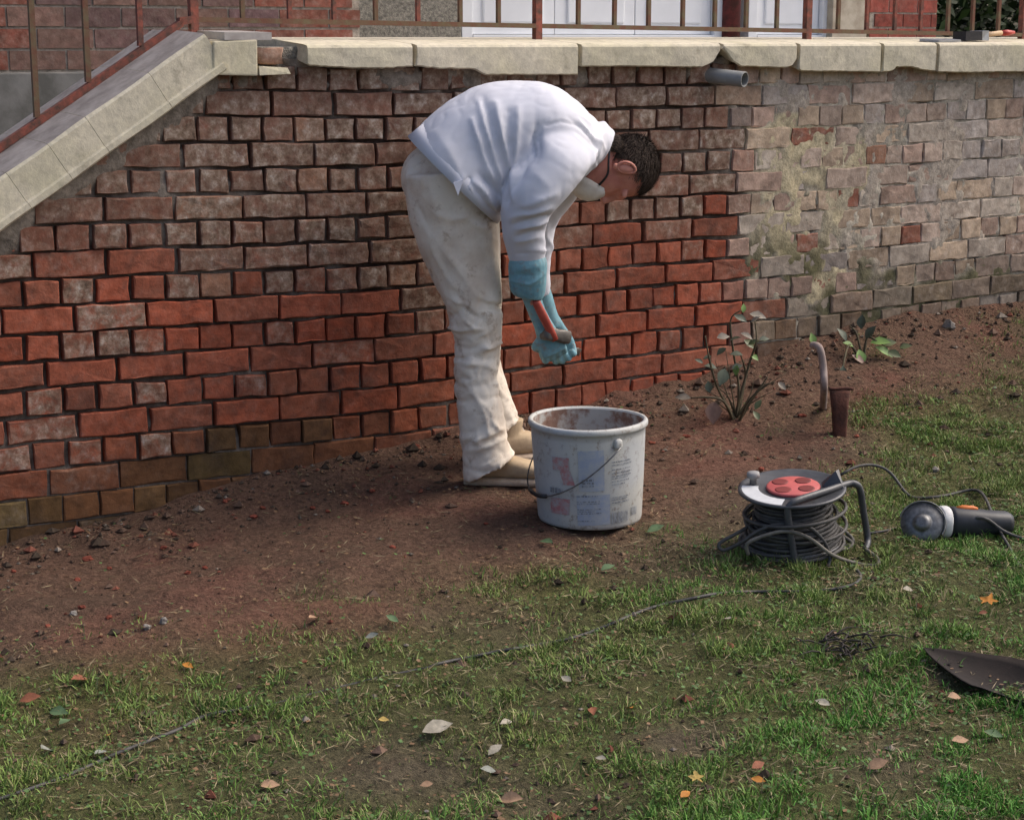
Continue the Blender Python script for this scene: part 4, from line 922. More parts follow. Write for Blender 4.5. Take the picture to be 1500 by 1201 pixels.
sd_ = dv_.cross(VIEW).normalized(); V, Fc = loft([(c1_, sd_ * .008, sd_.cross(dv_) * .008), (c1_ + dv_ * .02, sd_ * .012, sd_.cross(dv_) * .005), (c1_ + dv_ * .045, sd_ * .013, sd_.cross(dv_) * .0012)], 12); MB().add(V, Fc).build('blade', M_IRON, chi)

# ------------------------------------------------------------------ bucket
bb = gpt(864, 757); zb0 = min(gz(bb.x + a, bb.y + b_) for a in (-.1, 0, .1) for b_ in (-.1, 0, .1)) + .006
mB = mpp(bb.y * ct + (EYE.z - .15) * st)
R1 = 87 * mB; R0 = 76 * mB
topc = atD(857, 614, bb.y); H_ = topc.z - zb0 + .004
axb = Vector((-7 * mB / H_ * .8, .0, 1)).normalized()
bc = Vector((bb.x, bb.y, zb0))
bucket = empty('bucket', bc, 'dented grey white plastic bucket with faded red labels beside the shoes', 'bucket')
t = NT('bucket_plastic'); n1 = t.noise(9, 5, .65); n2 = t.noise(45, 5, .75); n3 = t.noise(5, 3)
c = t.mix(t.ramp(n1, [(.42, 0), (.7, .6)]), (.47, .465, .43), (.34, .345, .33)); c = t.mix(t.ramp(n2, [(.54, 0), (.68, .8)]), c, (.20, .15, .11)); c = t.mix(t.ramp(n3, [(.5, 0), (.62, .3)]), c, (.33, .37, .43))
t.col(c); t.bump(n2, .15, .003); M_BUCK = t.set(.55, 0, .35)
t = NT('bucket_inside'); n1 = t.noise(12, 5, .7); t.col(t.ramp(n1, [(.42, (.36, .35, .32)), (.55, (.20, .12, .09)), (.7, (.13, .07, .05))])); M_BIN = t.set(.8, 0, .2)
prof = [(R0 - .012, 0), (R0 - .003, .003), (R0, .012), (R0 + (R1 - R0) * .35, H_ * .45), (R1 - .008, H_ - .040), (R1 - .008, H_ - .021), (R1 - .002, H_ - .018), (R1, H_ - .014), (R1, H_ - .005), (R1 - .004, H_), (R1 - .011, H_), (R1 - .014, H_ - .006)]
V, Fc = lathe(prof, bc, 64, axb, Vector((1, 0, 0)), closed=False); Fc.append(tuple(range(63, -1, -1)))
V = [v + (v - bc - axb * (v - bc).dot(axb)).normalized() * (.004 * math.sin(3 * math.atan2(v.y - bc.y, v.x - bc.x) + 1) * ((v.z - zb0) / H_)) for v in V]
MB().add(V, Fc).build('shell', M_BUCK, bucket)
V2, F2 = lathe([(R1 - .0142, H_ - .006), (R1 - .015, H_ - .03), (R0 - .004, .05), (R0 - .03, .045), (.01, .05)], bc, 48, axb, Vector((1, 0, 0)), closed=False); F2 = [tuple(reversed(f)) for f in F2]; F2.append(tuple(4 * 48 + k for k in range(48)))
V2 = [v + (v - bc - axb * (v - bc).dot(axb)).normalized() * (.004 * math.sin(3 * math.atan2(v.y - bc.y, v.x - bc.x) + 1) * ((v.z - zb0) / H_)) for v in V2]
MB().add(V2, F2).build('inner_lining', M_BIN, bucket)
def on_bucket(ang, h, out=.0012): # ang in degrees, 0 = towards the camera, + to the right
    a_ = math.radians(ang); hv = h * H_
    r = np.interp(hv, [p[1] for p in prof[1:5]], [p[0] for p in prof[1:5]]); dr = Vector((math.sin(a_), -math.cos(a_), 0)); dr = (dr - axb * dr.dot(axb)).normalized()
    return bc + axb * hv + dr * (r + out + .004 * math.sin(3 * math.atan2(dr.y, dr.x) + 1) * (hv / H_))
def patch(a0, a1, h0, h1, n=5, sk=0):
    V = []; 
    for i in range(n + 1):
        an = a0 + (a1 - a0) * i / n
        V += [on_bucket(an, h0), on_bucket(an + sk, h1)]
    return V, [(2 * i, 2 * i + 2, 2 * i + 3, 2 * i + 1) for i in range(n)]
def faded(name, c1, c2):
    t = NT(name); n1 = t.noise(45, 5, .75); t.col(t.ramp(n1, [(.40, c2), (.6, c1)])); return t.set(.6, 0, .3)
M_PRED = faded('faded_red_print', (.40, .17, .17), (.36, .34, .34)); M_PGRY = faded('faded_grey_print', (.16, .17, .19), (.34, .36, .38)); M_PBLU = faded('faded_blue_print', (.30, .34, .42), (.37, .39, .41))
for p in ((-40, -21, .60, .73, 0), (-28, -16, .46, .598, -4), (-48, -24, .16, .32, 2)): MB().add(*patch(*p[:4], sk=p[4])).build('red_label', M_PRED, bucket)
for p in ((-12, 14, .40, .80), (-15, 20, .06, .36)): MB().add(*patch(*p)).build('blue_label', M_PBLU, bucket)
b = MB()
def prow(a0, a1, h, hh):
    an = a0
    while an < a1:
        w_ = rnd.uniform(1.2, 4.5); V, Fc = patch(an, min(an + w_, a1), h, h + hh, 1); b.add([v + (v - bc).normalized() * .0008 for v in V], Fc); an += w_ + rnd.uniform(.6, 1.6)
for h in (.345, .29, .27, .215, .195, .175, .10): prow(-15, rnd.uniform(2, 12), h, .013 if h > .28 else .010)
for h in (.66, .63, .585, .55, .52, .50, .47, .44, .31, .29, .26): prow(22, rnd.uniform(36, 52), h, .011)
for h in (.50, .47, .44): prow(-9, 3, h, .02)
prow(-46, -30, .37, .05)
an = 22
while an < 44: 
    w_ = rnd.uniform(.4, 1.4); V, Fc = patch(an, an + w_, .06, .17, 1); b.add([v + (v - bc).normalized() * .0008 for v in V], Fc); an += w_ + rnd.uniform(.4, 1.1)
an = 48
while an < 58: 
    w_ = rnd.uniform(.4, 1.4); V, Fc = patch(an, an + w_, .10, .18, 1); b.add([v + (v - bc).normalized() * .0008 for v in V], Fc); an += w_ + rnd.uniform(.4, 1.1)
tag(b.build('printed_text', M_PGRY, bucket), kind='stuff')
# lugs and wire bail hanging across the front
hc = bc + axb * (H_ * .83); ha = math.radians(29); had = Vector((math.sin(ha), -math.cos(ha), 0)); left = Vector((-math.cos(ha), -math.sin(ha), 0))
M_WIRE = simple('steel_wire', (.20, .20, .20), (.10, .09, .08), 40, .45, .7)
for sg in (1, -1):
    c0 = on_bucket(29 + (0 if sg > 0 else 180), .84, -.002); rings = [(c0 + had * sg * d_, axb * r_, axb.cross(had) * r_ * .8) for d_, r_ in ((0, .016), (.010, .015), (.013, .010))]
    V, Fc = loft(rings, 16, 3); MB().add(V, Fc).build('handle_lug', M_BUCK, bucket)
pts = []
for i in range(25):
    th = math.pi * i / 24; pts.append(hc + had * ((R1 + .008) * math.cos(th)) + left * ((R1 + .004) * math.sin(th)) - axb * (.155 * math.sin(th)))
V, Fc = tube(pts, .0022, 6); bl = MB().add(V, Fc).build('wire_handle', M_WIRE, bucket)
V, Fc = tube(pts[10:15], .006, 8); MB().add(V, Fc).build('hand_grip', M_BLK, bl)

# ------------------------------------------------------------------ cable reel lying on its side
rc = gpt(1160, 806); zr = gz(rc.x, rc.y); Dr = rc.y; mR = mpp(Dr * ct + 1.25 * st)
reel = empty('cable_reel', (rc.x, rc.y, zr), 'extension cable reel with red socket plate and black tube frame on the grass', 'cable reel')
M_BLKP = simple('scuffed_black_plastic', (.060, .062, .066), (.035, .036, .040), 30, .45, spec=.5, bump=.15); M_CABLE = simple('grey_black_cable', (.080, .075, .068), (.045, .042, .040), 40, .6, bump=.1)
M_CABL2 = simple('dusty_cable', (.17, .155, .13), (.10, .09, .075), 40, .75, bump=.1)
M_SOCK = simple('red_socket_plastic', (.52, .12, .11), (.45, .10, .09), 25, .45, bump=.05); M_SOCKD = simple('dark_red_socket', (.20, .035, .03), (.15, .03, .025), 25, .5, bump=.05)
M_LAB = simple('silver_label', (.62, .63, .63), (.50, .51, .52), 40, .35, spec=.5, bump=.05)
dc = atD(1160, 716, Dr); axr = Vector((-.06, -.11, 1)).normalized(); xr = Vector((1, 0, 0)); xr = (xr - axr * xr.dot(axr)).normalized(); yr = axr.cross(xr)
RD = 78 * mR
V, Fc = lathe([(.02, -.004), (RD - .004, -.004), (RD, -.001), (RD, .004), (RD - .006, .0065), (RD - .012, .003), (.02, .003)], dc, 56, axr, xr); disc = MB().add(V, Fc).build('top_disc', M_BLKP, reel)
def ondisc(x, y, h=.0035): return dc + xr * x + yr * y + axr * h
pc = (.003, -.004); V, Fc = lathe([(.072 * 1, 0), (.072, .006), (.068, .0085), (.001, .0085)], ondisc(*pc), 40, axr, xr); pl = MB().add(V, Fc).build('socket_plate', M_SOCK, reel)
for sx in (-1, 1):
    for sy in (-1, 1):
        V, Fc = lathe([(.022, 0), (.022, .0012), (.019, .0015), (.001, .0012)], ondisc(pc[0] + sx * .031, pc[1] + sy * .030, .0121), 24, axr, xr); MB().add(V, Fc).build('socket', M_SOCKD, pl)
V = []; n_ = 12
for i in range(n_ + 1):
    a_ = math.radians(165 + 85 * i / n_); V += [ondisc(math.cos(a_) * (RD - .010), math.sin(a_) * (RD - .010), .005), ondisc(math.cos(a_) * RD * .62, math.sin(a_) * RD * .62, .0045)]
MB().add(V, [(2 * i, 2 * i + 1, 2 * i + 3, 2 * i + 2) for i in range(n_)]).build('silver_label', M_LAB, disc)
V, Fc = loft([(ondisc(-.098, .045, 0), xr * .010, yr * .010), (ondisc(-.098, .045, .022), xr * .010, yr * .010), (ondisc(-.098, .045, .024), xr * .018, yr * .018), (ondisc(-.098, .045, .036), xr * .017, yr * .017), (ondisc(-.098, .045, .039), xr * .010, yr * .010)], 16); MB().add(V, Fc).build('winding_knob', simple('grey_knob', (.30, .29, .28), None, 30, .5), disc)
V = [ondisc(.080, -.005), ondisc(.135, -.03), ondisc(.140, .02), ondisc(.085, .03), ondisc(.118, .0, .045), ondisc(.128, .01, .045), ondisc(.145, -.01, .012)]
MB().add(V[:6], [(0, 1, 4), (1, 2, 5, 4), (2, 3, 5), (3, 0, 4, 5), (3, 2, 1, 0)]).build('brake_lever', M_BLKP, disc, False)
# drum and windings: one long wound cable
basec = Vector((rc.x, rc.y, zr)); hgt = (dc - basec).length; axd = (dc - basec).normalized()
V, Fc = lathe([(.085, .01), (.085, hgt - .004)], basec, 32, axd, xr); MB().add(V, Fc).build('drum', M_BLKP, reel)
V, Fc = lathe([(.03, .0), (.128, .0), (.132, .004), (.132, .010), (.03, .012)], basec + axd * .012, 40, axd, xr); MB().add(V, Fc).build('bottom_disc', M_BLKP, reel)
pts = []; turns = 24
for i in range(turns * 22):
    u = i / (turns * 22); hh = .022 + (hgt - .05) * u; r = .092 + .040 * (1 - u) ** 2.0 + .006 * math.sin(i * .37) + .005 * math.sin(i * .083) + .004 * math.sin(i * .151); a_ = 2 * math.pi * i / 22
    pts.append(basec + axd * (hh + .004 * math.sin(a_ + i * .02)) + xr * (r * math.cos(a_)) + yr * (r * math.sin(a_)))
V, Fc = tube(pts, .0052, 6); MB().add(V, Fc).build('wound_cable', M_CABLE, reel)
b = MB()
for j in range(9):  # slack loops slid down the drum
    r = .110 + .010 * (j % 3) + rnd.uniform(0, .01); cxo, cyo = rnd.uniform(-.014, .014), rnd.uniform(-.016, .010); t1, t2 = rnd.uniform(-.16, .16), rnd.uniform(-.16, .16); h0 = .022 + j * .0105 + rnd.uniform(-.008, .012); pts = []
    for i in range(30):
        a_ = 2 * math.pi * i / 30; pts.append(basec + axd * max(.012, h0 + t1 * r * math.cos(a_) * .6 + t2 * r * math.sin(a_) * .6) + xr * (cxo + r * math.cos(a_)) + yr * (cyo + r * math.sin(a_)))
    b.add(*tube(pts, .0052, 6, closed=True))
b.build('slack_loops', M_CABLE, reel)
def loop_px(pl_, name, mat, r=.0052):
    pts = []
    for x, y, dD in pl_:
        p = atD(x, y, Dr + dD); zg = gz(p.x, p.y) + r * .6
        if p.z < zg: p = gpt(x, y) + Vector((0, 0, r * .6))
        pts.append(p)
    V, Fc = tube(pts, r, 7, 6); return MB().add(V, Fc).build(name, mat, reel)
loop_px([(1102, 768, -.02), (1078, 782, -.06), (1054, 796, -.07), (1060, 806, -.08), (1085, 795, -.10), (1110, 778, -.11), (1140, 768, -.12), (1180, 770, -.12), (1205, 790, -.12), (1216, 815, -.12), (1212, 832, -.12)], 'cable_loop', M_CABLE)
loop_px([(1096, 812, -.12), (1094, 798, -.13), (1110, 788, -.135), (1150, 778, -.14), (1185, 788, -.14), (1218, 812, -.13), (1252, 826, -.08), (1282, 830, -.05), (1286, 820, -.03), (1268, 806, .0)], 'cable_loop', M_CABL2)
loop_px([(1200, 762, .05), (1225, 770, .06), (1248, 788, .04), (1244, 800, .02), (1218, 804, .0), (1205, 795, -.05)], 'cable_loop', M_CABL2)
loop_px([(1202, 735, .03), (1214, 752, .02), (1222, 775, .02), (1248, 795, .0), (1236, 806, -.02), (1215, 800, -.06)], 'cable_loop', M_CABL2)
fr = [atD(1168, 842, Dr - .13), atD(1161, 800, Dr - .13), atD(1154, 752, Dr - .13), atD(1157, 740, Dr - .13), atD(1170, 732, Dr - .12), atD(1210, 719, Dr - .06), atD(1240, 709, Dr - .0), atD(1253, 709, Dr + .01), atD(1260, 718, Dr + .02), atD(1265, 750, Dr + .03), atD(1271, 790, Dr + .03), gpt(1268, 803) - Vector((0, 0, .005))]
g0 = gz(fr[0].x, fr[0].y); fr[0].z = min(fr[0].z, g0)
V, Fc = tube(fr, .0095, 10, 6); MB().add(V, Fc).build('tube_frame', M_BLKP, reel)

# ------------------------------------------------------------------ angle grinder and cords
gr0 = gpt(1392, 792); Dg = gr0.y
gri = empty('angle_grinder', (gr0.x, gr0.y, gz(gr0.x, gr0.y)), 'black angle grinder with metal cutting disc and white collar in the grass', 'grinder')
M_GRB = simple('grinder_black', (.028, .030, .036), (.018, .019, .022), 30, .5, spec=.4, bump=.1); M_DISC = simple('diamond_disc_steel', (.20, .20, .20), (.10, .10, .10), 60, .5, .7, .4, .15)
gm = mpp(Dg * ct + 1.28 * st); gc = atD(1351, 766, Dg - .03); gn = Vector((-.28, -.72, .50)).normalized(); gx_ = Vector((1, 0, 0)); gx_ = (gx_ - gn * gx_.dot(gn)).normalized()
V, Fc = lathe([(.001, -.001), (31 * gm, -.001), (31 * gm, .001), (.030, .0012), (.022, .004), (.022, .010), (.010, .012), (.001, .012)], gc, 48, gn, gx_); MB().add(V, Fc).build('cutting_disc', M_DISC, gri)
V, Fc = lathe([(33 * gm, -.012), (34 * gm, -.012), (34 * gm, .003), (32.5 * gm, .004), (32.5 * gm, -.010)], gc, 48, gn, gx_, closed=False)
half = MB(); keepf = [f for f in Fc if all(((V[i] - gc).dot(gx_ * .5 + gn.cross(gx_) * .85)) > -.01 for i in f)]; half.add(V, keepf); half.build('guard', M_DISC, gri)
# gear head, collar, body along an axis lying on the ground
h0, h1 = atD(1356, 764, Dg + .035), atD(1478, 796, Dg + .06); h1.z = max(h1.z, gz(h1.x, h1.y) + .035); bd = (h1 - h0).normalized(); bu = (Vector((0, 0, 1)) - bd * bd.z).normalized(); bv = bd.cross(bu); Lb = (h1 - h0).length
def bod(name, secs, mat, p=2.4): 
    V, Fc = loft([(h0 + bd * u * Lb, bu * a_, bv * b_) for u, a_, b_ in secs], 22, p); return MB().add(V, Fc).build(name, mat, gri)
bod('gear_head', [(-.16, .020, .022), (-.08, .032, .034), (.06, .038, .038), (.16, .040, .040)], M_DISC)
bod('collar', [(.16, .0425, .043), (.18, .044, .044), (.25, .044, .044), (.265, .042, .042)], simple('white_ring', (.68, .67, .65), None, 30, .5))
bb_ = bod('body', [(.267, .041, .041), (.32, .043, .043), (.55, .040, .042), (.72, .034, .037), (.95, .032, .035), (1.0, .026, .03)], M_GRB)
p = h0 + bd * Lb * .47 + bu * .040; V, Fc = loft([(p - bd * .03, bu * .004, bv * .008), (p - bd * .01, bu * .009, bv * .010), (p + bd * .02, bu * .007, bv * .010), (p + bd * .03, bu * .003, bv * .008)], 12); MB().add(V, Fc).build('switch', simple('orange_plastic', (.60, .16, .03), None, 30, .5), bb_)
def ground_cord(pl_, r, lift=0.0):
    pl_ = [(a[0], a[1], a[2] if len(a) > 2 else 0) for a in pl_]; sm = smooth_path(pl_, 6); dense_ = [sm[0]]
    for a in sm[1:]:
        if math.hypot(a[0] - dense_[-1][0], a[1] - dense_[-1][1]) > 7: dense_.append(a)
    pts = []
    for x, y, l in dense_:
        l = max(l, 0); p = gpt(x, y + l)
        if l > .5: p = atD(x, y, p.y)
        p.z = max(p.z, gz(p.x, p.y) + r * .75 + lift); pts.append(p)
    pts = [pts[0]] + [(pts[k - 1] + pts[k] * 2 + pts[k + 1]) / 4 for k in range(1, len(pts) - 1)] + [pts[-1]]
    return tube(pts, r, 7)
V, Fc = ground_cord([(1232, 695, 22), (1255, 683, 28), (1280, 681, 26), (1302, 690, 20), (1318, 710, 8), (1330, 726, 3), (1346, 731, 0), (1375, 729, 0), (1405, 721, 4), (1432, 717, 6), (1444, 730, 14), (1454, 755, 20), (1466, 780, 10), (1480, 805, 0), (1494, 832, 0), (1512, 836, 0)], .0045)
tag(MB().add(V, Fc).build('power_cord', M_CABLE), 'thin black cord looping from the reel disc past the grinder', 'cord')
V, Fc = ground_cord([(1425, 760, 24), (1440, 757, 30), (1452, 764, 24), (1470, 778, 14), (1490, 786, 4), (1515, 795, 0)], .0045); tag(MB().add(V, Fc).build('grinder_cord', M_CABLE), 'grey power cord arching behind the black grinder body', 'cord')
V, Fc = ground_cord([(1268, 783, 0), (1296, 779, 0), (1318, 773, 0)], .0035); 
tag(MB().add(V, Fc).build('thin_lead', M_CABLE), 'thin grey lead lying between the reel frame and grinder disc', 'cord')
V, Fc = ground_cord([(1255, 836, 0), (1264, 846, 0), (1252, 857, 0), (1225, 864, 0), (1180, 868, 0), (1130, 868, 0), (1060, 870, 0), (1005, 880, 0), (960, 890, 0), (915, 907, 0), (880, 922, 0), (840, 936, 0), (790, 946, 0), (735, 955, 0), (690, 964, 0), (640, 974, 0), (560, 990, 0), (470, 1012, 0), (400, 1030, 0), (350, 1041, 0), (300, 1050, 0), (262, 1070, 0), (215, 1088, 0), (170, 1106, 0), (130, 1124, 0), (80, 1145, 0), (0, 1172, 0), (-90, 1200, 0)], .0042, .0)
V = [v - Vector((0, 0, .006)) if (380 < px_of([v])[0][0] < 640) else v for v in V]
tag(MB().add(V, Fc).build('extension_cable', M_CABLE), 'long grey extension cable snaking through the grass away from the reel', 'cable')

# ------------------------------------------------------------------ shovel blade in the corner
shv = empty('shovel', gpt(1470, 1005), 'dark rusty pointed shovel blade with muddy patch lying in the grass', 'shovel')
M_SHOV = None; t = NT('rusty_shovel_steel'); n1 = t.noise(14, 5, .7); n2 = t.noise(60, 4); t.col(t.ramp(n1, [(.35, (.014, .010, .008)), (.62, (.022, .015, .012)), (.70, (.15, .12, .095))])); t.bump(n2, .3, .003); M_SHOV = t.set(.8, .2, .3)
tipp = gpt(1354, 958); tipp = atD(1353, 942, tipp.y); V = []; rows = 15; cols = 11
endp = atD(1548, 1016, gpt(1548, 1034).y); axs = (endp - tipp); axs.normalize(); wv = (Vector((.25, .93, .16)) - axs * Vector((.25, .93, .16)).dot(axs)).normalized(); nv = axs.cross(wv)
for layer in (0, 1):
    for i in range(rows):
        u = i / (rows - 1); wd = .085 * (min(1, u * 2.4) ** .8) * (1 - .08 * u)
        for j in range(cols):
            v = j / (cols - 1) * 2 - 1; V.append(tipp + axs * (.42 * u) + wv * (wd * v) + nv * (.03 * v * v * min(1, u * 2) - .02 * math.sin(u * 3) + (.003 if layer else 0)))
Fc = []; o_ = rows * cols
for i in range(rows - 1):
    for j in range(cols - 1): a_ = i * cols + j; Fc.append((a_, a_ + 1, a_ + cols + 1, a_ + cols)); Fc.append((o_ + a_ + cols, o_ + a_ + cols + 1, o_ + a_ + 1, o_ + a_))
for i in range(rows - 1): Fc.append((i * cols, (i + 1) * cols, o_ + (i + 1) * cols, o_ + i * cols)); a_ = i * cols + cols - 1; Fc.append((a_, o_ + a_, o_ + a_ + cols, a_ + cols))
for j in range(cols - 1): Fc.append((j, o_ + j, o_ + j + 1, j + 1)); a_ = (rows - 1) * cols + j; Fc.append((a_, a_ + 1, o_ + a_ + 1, o_ + a_))
lowest = min((v.z - gz(v.x, v.y)) for v in V)
V = [v - Vector((0, 0, lowest + .006)) for v in V]
MB().add(V, Fc).build('blade', M_SHOV, shv)
hA = V[(rows - 1) * cols + cols // 2]; V2, F2 = tube([hA - axs * .09 - nv * .004, hA + axs * .02, hA + axs * .5 + Vector((0, 0, .03)), hA + axs * .95 + Vector((0, 0, -.02))], [.02, .021, .018, .017], 12, 4); MB().add(V2, F2).build('shaft', M_WOOD, shv)

# ------------------------------------------------------------------ stake, cut pipe, plants by the wall
pb = gpt(1230, 637); pt = atD(1230, 572, pb.y); k_ = mpp(pb.y * ct + 1.2 * st)
stake = empty('rusty_stake', pb, 'short rusty brown iron stake standing in the soil near the wall', 'stake')
M_RUST = simple('rust', (.115, .045, .03), (.06, .028, .02), 35, .95, bump=.6, bd=.006)
V, Fc = loft([(pb - Vector((0, 0, .05)), RT * 9 * k_, Vector((0, .02, 0))), (pb, RT * 9.5 * k_, Vector((0, .022, 0))), (pb.lerp(pt, .6), RT * 12 * k_, Vector((0, .022, 0))), (pt, RT * 14.5 * k_, Vector((0, .025, 0)))], 14, 4)
MB().add(V, Fc).build('shaft', M_RUST, stake)
V, Fc = tube([pt + Vector((0, 0, .003)) + RT * x * k_ + Vector((0, 0, z)) for x, z in ((-16, .004), (-6, .002), (6, .004), (20, .002))], .006, 6, 3); MB().add(V, Fc).build('bent_top', M_RUST, stake)
cp0 = atD(1212, 568, pb.y + .04); cp1 = atD(1209, 525, pb.y + .04)
V, Fc = tube([gpt(1206, 590) + Vector((0, 0, -.03)), atD(1207, 570, pb.y + .05), atD(1206, 540, pb.y + .05), atD(1202, 515, pb.y + .05), atD(1197, 507, pb.y + .06), atD(1190, 506, pb.y + .08)], .0125, 10, 5)
tag(MB().add(V, Fc).build('bent_pipe', simple('pale_weathered_pipe', (.34, .27, .24), (.22, .165, .145), 25, .8)), 'pale bent pipe stub rising from the soil beside the rusty stake', 'pipe')
def leaf_mesh(c, d, nrm, L, wd, curl=.25):
    d = d.normalized(); s_ = nrm.cross(d).normalized(); n = s_.cross(d) * -1; V = []; prof = [(0, .03), (.2, .32), (.45, .5), (.7, .36), (.88, .14), (1, .01)]
    for u, h in prof:
        for j in (-1, 0, 1): V.append(c + d * (L * u) + s_ * (j * h * wd) + nrm * (-curl * L * (u * u) * .6 + abs(j) * h * wd * .35))
    Fc = []
    for i in range(len(prof) - 1):
        for j in (0, 1): a_ = i * 3 + j; Fc.append((a_, a_ + 1, a_ + 4, a_ + 3))
    return V, Fc
M_LEAFG = [simple('rose_leaf_%d' % i, c, tuple(x * .65 for x in c), 40, .5, spec=.4, bump=.15) for i, c in enumerate(((.085, .10, .06), (.11, .13, .05), (.24, .20, .15), (.23, .13, .09)))]
M_STEM = simple('rose_stem', (.11, .085, .045), (.06, .05, .03), 40, .8); M_LIME = simple('young_leaf', (.17, .27, .07), (.12, .20, .05), 30, .5)
def plant(name, label, cat, root_px, stems, leaves):
    rp = gpt(*root_px); r = empty(name, rp, label, cat)
    for st_ in stems:
        pts = [rp + Vector((rnd.uniform(-.01, .01), 0, -.02))] + [atD(x, y, rp.y + dd) for x, y, dd in st_]
        V, Fc = tube(pts, [.0055, .004, .0025], 6, 5); MB().add(V, Fc).build('stem', M_STEM, r)
    for x, y, dd, Lp, ang, mi, *rest_ in leaves:
        c = atD(x, y, rp.y + dd); a_ = math.radians(ang); d = RT * math.cos(a_) + UP * math.sin(a_) + Vector((0, rnd.uniform(-.5, .2), 0)); nrm = (Vector((0, -.5, .85)) + Vector((rnd.uniform(-.4, .4), rnd.uniform(-.3, .3), 0))).normalized(); nrm = (nrm - d.normalized() * nrm.dot(d.normalized())).normalized()
        V, Fc = leaf_mesh(c, d, nrm, Lp * mpp(rp.y), Lp * mpp(rp.y) * rnd.uniform(.55, .75)); MB().add(V, Fc).build('leaf', M_LIME if mi == 9 else M_LEAFG[mi], r)
    return r
plant('rose_bush', 'straggly rose bush with few grey green leaves against the red bricks', 'bush', (1078, 612),
      [[(1052, 570, -.02), (1040, 530, -.03), (1033, 492, -.02)], [(1082, 565, .05), (1075, 520, .05), (1070, 470, .06), (1085, 455, .06)], [(1090, 560, .02), (1100, 525, .02), (1108, 500, .0), (1106, 470, .02)], [(1060, 588, -.06), (1035, 582, -.08), (1012, 583, -.08)], [(1105, 580, -.02), (1120, 565, -.02), (1135, 560, -.03)], [(1095, 590, -.05), (1112, 570, -.06), (1124, 552, -.06)], [(1088, 575, .04), (1092, 545, .04), (1085, 520, .03)]],
      [(1088, 458, .05, 14, 80, 9), (1075, 462, .05, 22, -20, 0), (1098, 460, .05, 26, -8, 2), (1050, 495, 0, 20, 10, 2), (1064, 510, .02, 18, -150, 0), (1068, 500, .03, 20, 30, 0), (1085, 488, .03, 20, -20, 2), (1090, 498, .03, 20, -35, 1), (1096, 505, .02, 18, 30, 1), (1080, 535, .0, 16, -100, 9), (1062, 540, -.02, 28, -110, 0), (1050, 540, -.02, 20, 160, 0), (1072, 540, 0, 18, 20, 0), (1042, 522, -.02, 14, -170, 0), (1030, 532, -.04, 14, 150, 0), (1012, 583, -.08, 24, 175, 2), (1040, 575, -.06, 18, 100, 0), (1046, 588, -.06, 34, -95, 3), (1112, 498, 0, 16, 10, 0), (1100, 520, .02, 14, -30, 9), (1088, 520, .03, 20, 170, 0), (1140, 560, -.03, 16, -40, 2), (1106, 600, -.08, 18, 60, 1), (1112, 615, -.10, 16, 120, 1), (1100, 472, .02, 16, 40, 2)])
rp_ = [o for o in bpy.data.objects if o.name == 'rose_bush'][0]; rw = Vector(rp_.location)
for i in range(9):
    a_ = rnd.uniform(.6, 2.6); L_ = rnd.uniform(.09, .26); d_ = Vector((math.cos(a_), rnd.uniform(-.3, .2), math.sin(a_))); V, Fc = tube([rw, rw + d_ * L_ * .5 + Vector((rnd.gauss(0, .012), 0, .01)), rw + d_ * L_], [.003, .002, .001], 5, 3); MB().add(V, Fc).build('stem', M_STEM, rp_)
plant('leafy_weed', 'low leafy weed with bright green leaves sprouting behind the rusty stake', 'plant', (1262, 522),
      [[(1245, 505, .0), (1236, 530, -.1), (1234, 560, -.14)], [(1270, 495, .02), (1285, 500, 0), (1300, 510, 0)], [(1255, 490, .03), (1245, 478, .05)]],
      [(1192, 505, -.05, 18, 100, 9), (1258, 512, -.02, 26, -80, 9), (1250, 508, 0, 18, 150, 9), (1275, 502, 0, 30, 10, 9), (1282, 508, -.02, 30, -25, 9), (1292, 505, .0, 22, 15, 1), (1268, 496, .02, 24, 60, 0), (1262, 482, .03, 22, 90, 0), (1240, 500, .02, 24, 120, 0), (1300, 515, -.02, 22, -15, 1), (1318, 510, .0, 18, 20, 1), (1234, 555, -.14, 20, 85, 0), (1236, 556, -.14, 18, -70, 2), (1248, 520, -.04, 24, -30, 3)])

# ------------------------------------------------------------------ fallen leaves and brick fragments one can pick out
LM = {k: simple('leaf_' + k, c, tuple(x * .6 for x in c), 50, .7, bump=.3) for k, c in dict(orange=(.50, .20, .03), yellow=(.48, .33, .09), tan=(.36, .22, .13), pale=(.38, .34, .26), rust=(.28, .10, .05), green=(.10, .16, .07), grey=(.24, .25, .21)).items()}
def maple(c, r, rot, tilt):
    V = [c]; n = 20; 
    for i in range(n):
        a_ = 2 * math.pi * i / n; rr = r * rnd.uniform(.75, 1.2) * (1 if i % 4 == 0 else .42 if i % 4 == 2 else .62) * (1 - .25 * (abs(i - n / 2) < 2)); V.append(c + Vector((math.cos(a_ + rot) * rr, math.sin(a_ + rot) * rr, .15 * rr * math.sin(a_ * 2 + rot) + tilt * math.cos(a_) * rr + .004)))
    Fc = [(0, 1 + i, 1 + (i + 1) % n) for i in range(n)]
    return V, Fc
